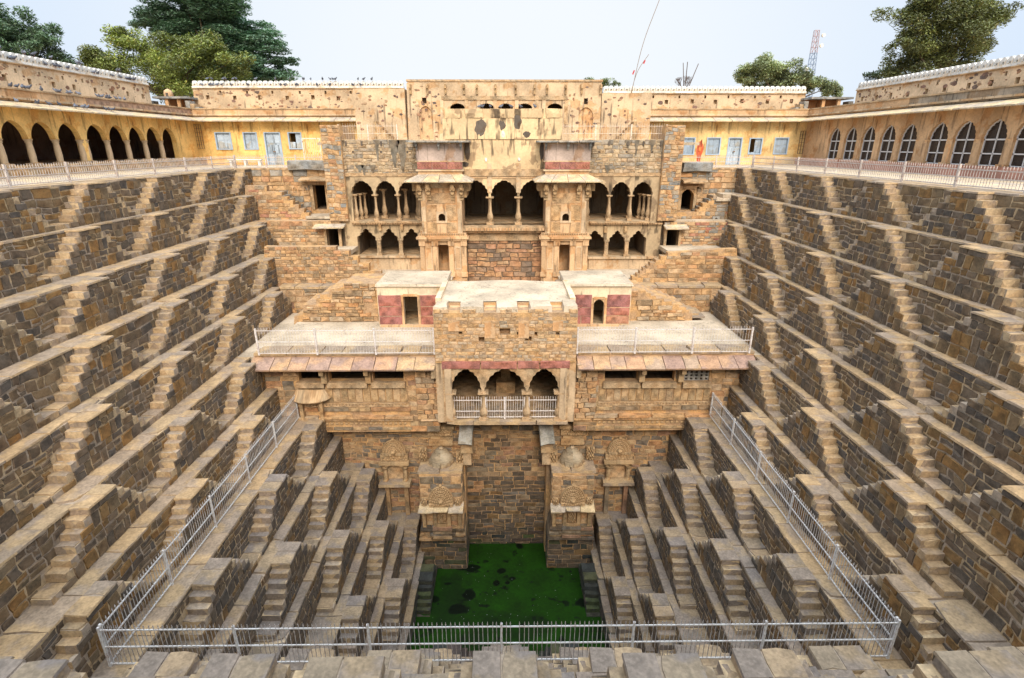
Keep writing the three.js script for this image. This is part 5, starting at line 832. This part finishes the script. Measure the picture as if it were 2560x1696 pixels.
fence('white spiked iron fence along the right rim of the well', [16.8, 38.3], [16.8, 12], .0, { group: gF, mat: 'rim', h: .74, tall: .08, r: .0105, gap: .13, post: 3.0 });
fence('white spiked iron fence before the yellow house, left of the palace', [-18.2, 38.5], [at(812, 380, 38.5)[0], 38.5], .0, { group: gF, mat: 'rim', h: .78, tall: .06, gap: .13, r: .011 });
fence('white spiked iron fence before the ochre house, right of the palace', [at(1700, 380, 38.5)[0], 38.5], [16.8, 38.5], .0, { group: gF, mat: 'rim', h: .78, tall: .06, gap: .13, r: .011 });
const gT = 'fences on the palace terrace';
fence('cream fence on the palace terrace, left of the high wall', [at(846, 330, 36)[0], 36], [at(992, 330, 36)[0], 36], 1.62, { group: gT, mat: 'cream', h: 1.05, gap: .15, r: .007, rail: .024 });
fence('cream fence on the palace terrace, right of the high wall', [at(1402, 330, 36)[0], 36], [at(1666, 330, 36)[0], 36], 1.62, { group: gT, mat: 'cream', h: 1.05, gap: .15, r: .007, rail: .024 });
const gP = 'white fences on the pavilion platform';
fence('white spiked fence along the pavilion platform edge, left of the central block', [-11.4, 23.35], [-3.34, 23.35], -7.66, { group: gP, h: 1.28, gap: .13, r: .0068, rail: .026 });
fence('white spiked fence along the pavilion platform edge, right of the central block', [3.3, 23.35], [11.3, 23.35], -7.66, { group: gP, h: 1.28, gap: .13, r: .0068, rail: .026 });
for (const [a, b, w] of [[1130, 1203, 'left'], [1213, 1312, 'middle'], [1322, 1395, 'right']]) fence(`white iron grille closing the ${w} arch of the pavilion`, [at(a, 1010, 23.3)[0], 23.3], [at(b, 1010, 23.3)[0], 23.3], -11.0, { group: 'grilles in the pavilion arches', h: 1.15, post: 1.2, gap: .11, rails: [.1, .42, 1.0] });
const gL = 'grey fences round the seventh ledge';
fence('long grey spiked fence crossing the front of the picture below the viewer', [-10.16, 10.28], [9.86, 10.28], LV[7], { group: gL, mat: 'grey', h: 1.3, gap: .115, r: .0095, post: 3.3, pw: .055, rail: .034 });
fence('grey spiked fence running down the left seventh ledge to the pavilion', [-10.16, 10.36], [-10.1, 23.5], LV[7], { group: gL, mat: 'grey', h: 1.3, gap: .115, r: .011, post: 2.9, pw: .06 });
fence('grey spiked fence running down the right seventh ledge to the pavilion', [9.86, 10.36], [9.95, 23.5], LV[7], { group: gL, mat: 'grey', h: 1.3, gap: .115, r: .011, post: 2.9, pw: .06 });
// ---------- trees ----------
const leafGeo = (q, c, s, up) => { // two crossed slim leaves as four triangles
  const a = q() * 6.28, b = (q() - .5) * 1.6, ux = Math.cos(a) * Math.cos(b), uy = Math.sin(b) * up, uz = Math.sin(a) * Math.cos(b), vx = -Math.sin(a) * .45, vy = (q() - .3) * .5, vz = Math.cos(a) * .45;
  return [[-1, 0], [0, -.6], [1, 0], [-1, 0], [1, 0], [0, .6]].flatMap(([i, j]) => [c[0] + s * (ux * i + vx * j), c[1] + s * (uy * i + vy * j), c[2] + s * (uz * i + vz * j)]);
};
function tree(label, x, d, base, clumps, o) { // clumps: [dx, y, dz, rx, ry] of foliage; limbs reach from the trunk into each
  const t = thing('tree', label, 'tree'), q = rng(o.seed), pos = [], col = [], limbs = []; t.position.set(x, 0, -d);
  const limb = (a, b, r0, r1) => { const m = [mix(a[0], b[0], .5) + (q() - .5) * .4, mix(a[1], b[1], .5) + .2, mix(a[2], b[2], .5) + (q() - .5) * .4]; const c = new THREE.CatmullRomCurve3([v3(...a), v3(...m), v3(...b)]), g = new THREE.TubeGeometry(c, 6, 1, 6), p = g.attributes.position; for (let i = 0; i < p.count; i++) { const k = Math.floor(i / 7) / 6, ct = c.getPoint(k), r = mix(r0, r1, k); p.setXYZ(i, ct.x + (p.getX(i) - ct.x) * r, ct.y + (p.getY(i) - ct.y) * r, ct.z + (p.getZ(i) - ct.z) * r); } limbs.push(g); };
  const top = Math.max(...clumps.map((c) => c[1])); limb([0, base, 0], [0, mix(base, top, .75), 0], o.r || .45, .1);
  for (const [cx, cy, cz, rx, ry] of clumps) {
    limb([0, mix(base, cy, .65), 0], [cx, cy, cz], .16, .03);
    const n = Math.round(o.n * 4.2 * rx * ry), tone = .75 + .5 * q(), sub = [];
    for (let k = 0; k < 14; k++) { const a = q() * 6.28, b = Math.acos(2 * q() - 1), r = Math.pow(q(), .5); sub.push([cx + rx * r * Math.sin(b) * Math.cos(a), cy + ry * r * Math.cos(b), cz + rx * r * Math.sin(b) * Math.sin(a), .7 + .6 * q()]); }
    for (let k = 0; k < n; k++) {
      const sc = sub[Math.floor(q() * 14)], a = q() * 6.28, b = Math.acos(2 * q() - 1), r = Math.pow(q(), .45) * .46;
      const c = [sc[0] + rx * r * Math.sin(b) * Math.cos(a), sc[1] + ry * r * (o.flat || .8) * Math.cos(b) - (o.droop || 0) * r * r * rx, sc[2] + rx * r * Math.sin(b) * Math.sin(a)];
      pos.push(...leafGeo(q, c, o.s * (.7 + .6 * q()), o.up ?? 1)); const w = tone * sc[3] * (.8 + .4 * q()), yl = q() < .12 ? 1.35 : 1; for (let v = 0; v < 6; v++) col.push(o.c[0] * w * yl, o.c[1] * w, o.c[2] * w);
    }
  }
  mesh('trunk', limbs, M('bark', .12, .085, .055, T.stone), t);
  const g = new THREE.BufferGeometry(); g.setAttribute('position', new THREE.Float32BufferAttribute(pos, 3)); g.setAttribute('color', new THREE.Float32BufferAttribute(col, 3)); g.computeVertexNormals();
  const lm = new THREE.MeshPhysicalMaterial({ vertexColors: true, roughness: .85, side: THREE.DoubleSide, transmission: .25, thickness: 0 }); lm.name = 'leaves_' + o.seed; mesh('crown', g, lm, t).userData.kind = 'stuff';
  return t;
}
// crown outlines read off the picture: [px, py, radius in px, flattening]
function treeFrom(label, d, list, o) {
  const F = d * Math.cos(19.8 * Math.PI / 180), k = F / 1351, q = rng(o.seed + 9), xm = list.reduce((s, c) => s + c[0], 0) / list.length, x0 = at(o.px ?? xm, 200, d)[0];
  return tree(label, x0, d, -.1, list.map(([px, py, r, f]) => { const p = at(px, py, d), z = (q() - .5) * r * k * 1.2; return [p[0] - x0, p[1], z, r * k, r * k * (f || .8)]; }), o);
}
treeFrom('dark leafy tree at the far left over the boundary wall', 52, [[20, 60, 50], [70, 75, 40], [105, 110, 38], [30, 120, 60], [90, 145, 45], [140, 150, 26], [-10, 100, 60], [170, 155, 16]], { seed: 3, n: 420, s: .16, c: [.09, .16, .07] });
treeFrom('tall dark blue green conifer like tree behind the left corner', 66, [[470, 20, 90, .65], [560, 25, 75, .65], [410, 30, 60, .5], [590, 80, 75, .45], [640, 125, 65, .4], [520, 90, 90, .6], [690, 150, 38, .35], [620, 170, 80, .5], [380, 60, 40, .35], [680, 195, 50, .35], [500, -20, 90, .5], [560, 180, 80, .6], [440, 70, 60, .5]], { seed: 4, n: 330, s: .24, c: [.10, .20, .10], up: .7, droop: .15, flat: .75, px: 530 });
treeFrom('broad yellow green tree in front of the conifer behind the left corner', 55, [[430, 130, 55], [520, 135, 60], [570, 160, 50], [330, 110, 50], [300, 90, 30], [380, 170, 70], [480, 190, 70], [560, 205, 50], [250, 160, 45], [300, 180, 55], [230, 150, 30], [420, 215, 60]], { seed: 5, n: 300, s: .17, c: [.19, .23, .035], px: 430 });
treeFrom('tall olive tree with drooping sprays over the right boundary wall', 50, [[2290, 30, 60], [2380, 20, 65], [2450, 40, 55], [2500, 25, 40], [2320, 90, 60], [2270, 110, 40], [2380, 100, 60], [2330, 150, 60], [2270, 165, 45], [2400, 160, 45], [2460, 100, 40], [2350, -20, 70], [2440, -20, 60]], { seed: 6, n: 330, s: .16, c: [.14, .16, .035], droop: .3, px: 2340 });
treeFrom('small grey green tree beside the lattice mast on the right', 70, [[1890, 170, 40], [1940, 165, 38], [1975, 190, 40], [1870, 195, 30], [2020, 205, 34], [1930, 200, 45], [2060, 222, 28], [2085, 232, 20]], { seed: 7, n: 300, s: .2, c: [.28, .33, .14], px: 1940 });
treeFrom('low green bush peeping over the right end of the rear hall', 70, [[1480, 203, 20, .5], [1510, 204, 22, .5], [1540, 208, 14, .5]], { seed: 8, n: 300, s: .15, c: [.16, .21, .06], px: 1510 });
treeFrom('dark green tree top showing behind the start of the right boundary wall', 60, [[2190, 190, 20], [2215, 185, 22], [2240, 180, 24]], { seed: 9, n: 320, s: .16, c: [.05, .08, .03], px: 2215 });
{ // bare twiggy tree
  const t = thing('bare_tree', 'leafless twiggy tree behind the right back boundary wall', 'tree'), q = rng(21), gs = [], base = at(1712, 226, 66); t.position.set(base[0], base[1] - 6, -66);
  const grow = (p, dir, l, r, n) => { const e = p.clone().addScaledVector(dir, l), g = new THREE.CylinderGeometry(r * .7, r, l, 5); g.translate(0, l / 2, 0); g.applyQuaternion(new THREE.Quaternion().setFromUnitVectors(Y1, dir)); g.translate(p.x, p.y, p.z); gs.push(g); if (n) for (let k = 0; k < 3; k++) grow(e, dir.clone().add(v3((q() - .5) * 1.1, q() * .3, (q() - .5) * 1.1)).normalize(), l * .72, r * .68, n - 1); };
  grow(v3(0, 0, 0), Y1, 5.2, .09, 1); for (let k = 0; k < 5; k++) grow(v3(0, 5.2, 0), v3((q() - .5) * .9, 1, (q() - .5) * .5).normalize(), .9, .04, 3); mesh('trunk', gs, M('twig', .12, .09, .08), t);
}
// ---------- mast, poles and flags ----------
{
  const d = 110, t = thing('lattice_mast', 'red and blue steel lattice telecom mast rising behind the right trees', 'mast'), a = at(2022, 225, d), b = at(2042, 76, d), h = b[1] - a[1]; t.position.set(a[0], a[1] - 3, -d);
  const w = (y) => mix(.66, .34, y / (h + 3)), red = M('mast_red', .42, .30, .31), blue = M('mast_steel', .22, .28, .38), bar = (p, q, r) => { const v = v3(...q).sub(v3(...p)), l = v.length(), g = new THREE.CylinderGeometry(r, r, l, 4); g.translate(0, l / 2, 0); g.applyQuaternion(new THREE.Quaternion().setFromUnitVectors(Y1, v.normalize())); g.translate(...p); return g; };
  const seg = 14, H3 = h + 3, lean = (b[0] - a[0]) * .85; for (let k = 0; k < seg; k++) { const y0 = k * H3 / seg, y1 = (k + 1) * H3 / seg, gs = [], P4 = (y, j) => [lean * y / H3 + (j & 1 ? 1 : -1) * w(y), y, (j & 2 ? 1 : -1) * w(y)]; for (let j = 0; j < 4; j++) { gs.push(bar(P4(y0, j), P4(y1, j), .06)); const m = [1, 3, 0, 2][j]; gs.push(bar(P4(y0, j), P4(y1, m), .035), bar(P4(y1, j), P4(y1, m), .035)); } mesh('section', gs, k > seg - 5 ? red : blue, t); }
  for (const [y, x] of [[.5, -1.2], [.93, .9], [.8, .8], [.33, .9]]) { const g = new THREE.CylinderGeometry(.32, .32, .3, 12); g.rotateX(Math.PI / 2); g.translate(lean * y + x, y * H3, .8); mesh('dish', g, PL.lime, t); }
}
{
  const pole = (label, p0, p1, d, r) => { const a = at(...p0, d), b = at(...p1, d), t = thing('bamboo_pole', label, 'pole', 'thin poles'), c = new THREE.CatmullRomCurve3([v3(a[0], a[1] - 1, -d), v3(mix(a[0], b[0], .45) - .06, mix(a[1], b[1], .5), -d), v3(b[0], b[1], -d)]); mesh('pole', new THREE.TubeGeometry(c, 16, r, 5), M('bamboo', .22, .15, .10), t); return t; };
  pole('very tall thin bent pole leaning right above the back wall', [1576, 222], [1650, -4], 46.5, .022); pole('short thin pole with a red flag beside the tall one', [1574, 222], [1622, 136], 46.3, .02);
  const flag = (label, px, py, w, h) => { const p = at(px, py, 46.2), g = new THREE.PlaneGeometry(w, h, 6, 8), q = g.attributes.position; for (let i = 0; i < q.count; i++) q.setZ(i, .05 * Math.sin(q.getY(i) * 9) + .03 * Math.sin(q.getX(i) * 14)); g.computeVertexNormals(); const m = mesh(numbered('flag'), g, M('red_cloth', .55, .07, .08, null, { side: THREE.DoubleSide }), scene); m.position.set(p[0], p[1], -46.2); m.rotation.z = -.3; m.userData = { label, category: 'flag', group: 'red flags' }; };
  flag('small red flag tied low on the tall bent pole', 1584, 181, .1, .3); flag('small red flag at the tip of the short pole', 1611, 155, .1, .25);
}
// ---------- pigeons ----------
{
  const b = new THREE.SphereGeometry(.1, 10, 8), p = b.attributes.position;
  for (let i = 0; i < p.count; i++) { let x = p.getX(i), y = p.getY(i), z = p.getZ(i); const k = x / .1; x *= 1.5; if (k < -.35) { y = y * (.55 + .2 * (k + 1)) - .02; z *= .6; x *= 1.35; } if (k > .45) { y = y * .8 + (k - .45) * .17; z *= .62; } p.setXYZ(i, x, y, z); }
  b.computeVertexNormals(); const hd = new THREE.SphereGeometry(.045, 8, 6); hd.translate(.165, .125, 0); const nk = new THREE.CylinderGeometry(.035, .06, .1, 8); nk.rotateZ(-.5); nk.translate(.135, .085, 0); const bk = new THREE.ConeGeometry(.014, .05, 5); bk.rotateZ(-Math.PI / 2); bk.translate(.225, .12, 0);
  const legs = [-.03, .03].map((z) => { const g = new THREE.CylinderGeometry(.008, .008, .1, 4); g.translate(.02, -.12, z); return g; });
  const body = mergeGeometries([b, hd, nk].map((g) => g.toNonIndexed())), pm = [M('pigeon_grey', .13, .14, .17), M('pigeon_dark', .075, .08, .10)], bm = M('pigeon_beak', .2, .16, .14), lm = M('pigeon_leg', .3, .12, .1), lg = mergeGeometries(legs);
  const nth = (k) => k + (k % 100 > 10 && k % 100 < 14 ? 'th' : ['th', 'st', 'nd', 'rd', 'th', 'th', 'th', 'th', 'th', 'th'][k % 10]);
  const flock = (n, mk, label, from, group) => [...Array(n)].map(mk).sort((a, b) => a[3] - b[3]).forEach((p, k) => bird(p[0], p[1], p[2], R() * 6.28, label + ', ' + nth(k + 1) + ' from ' + from, group));
  const bird = (x, y, z, turn, label, group) => { const o = thing('pigeon', label, 'pigeon', group); o.position.set(x, y + .12, z); o.rotation.y = turn; o.scale.setScalar(rr(.68, .85)); mesh('body', body, pick(pm), o); mesh('beak', bk, bm, o); mesh('leg', lg, lm, o); };
  const along = (x, dx, y, d0, d1) => () => { const d = rr(d0, d1); return [x + rr(-dx, dx), y(), -d, -d]; };
  flock(46, along(-26.93, .07, () => 5.72 + (R() < .3 ? .52 : .12), 26.5, 44), 'grey pigeon on the white crest of the left boundary wall', 'the palace end', 'pigeons on the left crest');
  flock(26, along(-24.2, .1, () => 4.1, 26, 38), 'grey pigeon on the parapet over the left arcade', 'the palace end', 'pigeons on the left arcade parapet');
  flock(16, along(-23.45, .15, () => 3.36, 26, 36), 'grey pigeon on the stone eave of the left arcade', 'the palace end', 'pigeons on the left arcade eave');
  flock(34, () => { const x = at(rr(500, 930), 205, 47.4)[0]; return [x, 5.75 + (R() < .4 ? .52 : .12), -47.36, x]; }, 'grey pigeon on the back crest left of the rear hall', 'the left', 'pigeons on the back left crest');
  const mid = [1198, 1206, 1226, 1252, 1278, 1302, 1338]; let mk = 0; flock(7, () => { const p = at(mid[mk++], 271, 34.8); return [p[0], p[1], -34.95, p[0]]; }, 'grey pigeon on the high middle parapet', 'the left', 'pigeons on the middle parapet');
}
// ---------- small things ----------
{
  const t = thing('stone_bench', 'long low white bench before the yellow house', 'bench'), a = at(572, 402, 43.5)[0], b = at(657, 402, 43.5)[0]; mesh('seat', box(a, b, .38, .46, 43.2, 43.7), PL.lime, t); for (const x of [a + .2, (a + b) / 2, b - .2]) mesh('leg', box(x - .08, x + .08, -.01, .38, 43.25, 43.65), PL.lime, t);
  const c = thing('yard_gate', 'cream iron barrier standing right of the blue door of the yellow house', 'barrier'); const x0 = at(758, 380, 43)[0], x1 = at(803, 380, 43)[0], gs = []; for (let k = 0; k <= 9; k++) { const x = mix(x0, x1, k / 9); gs.push(box(x - .012, x + .012, .1, 1.9, 43, 43.02)); } mesh('bars', gs, FM.cream, c); mesh('frame', [box(x0, x1, 1.88, 1.95, 42.98, 43.03), box(x0, x1, .05, .12, 42.98, 43.03), box(x0, x0 + .06, 0, 1.9, 42.97, 43.04), box(x1 - .06, x1, 0, 1.9, 42.97, 43.04)], FM.cream, c);
}
flushOverflow();
renderer.render(scene, camera);
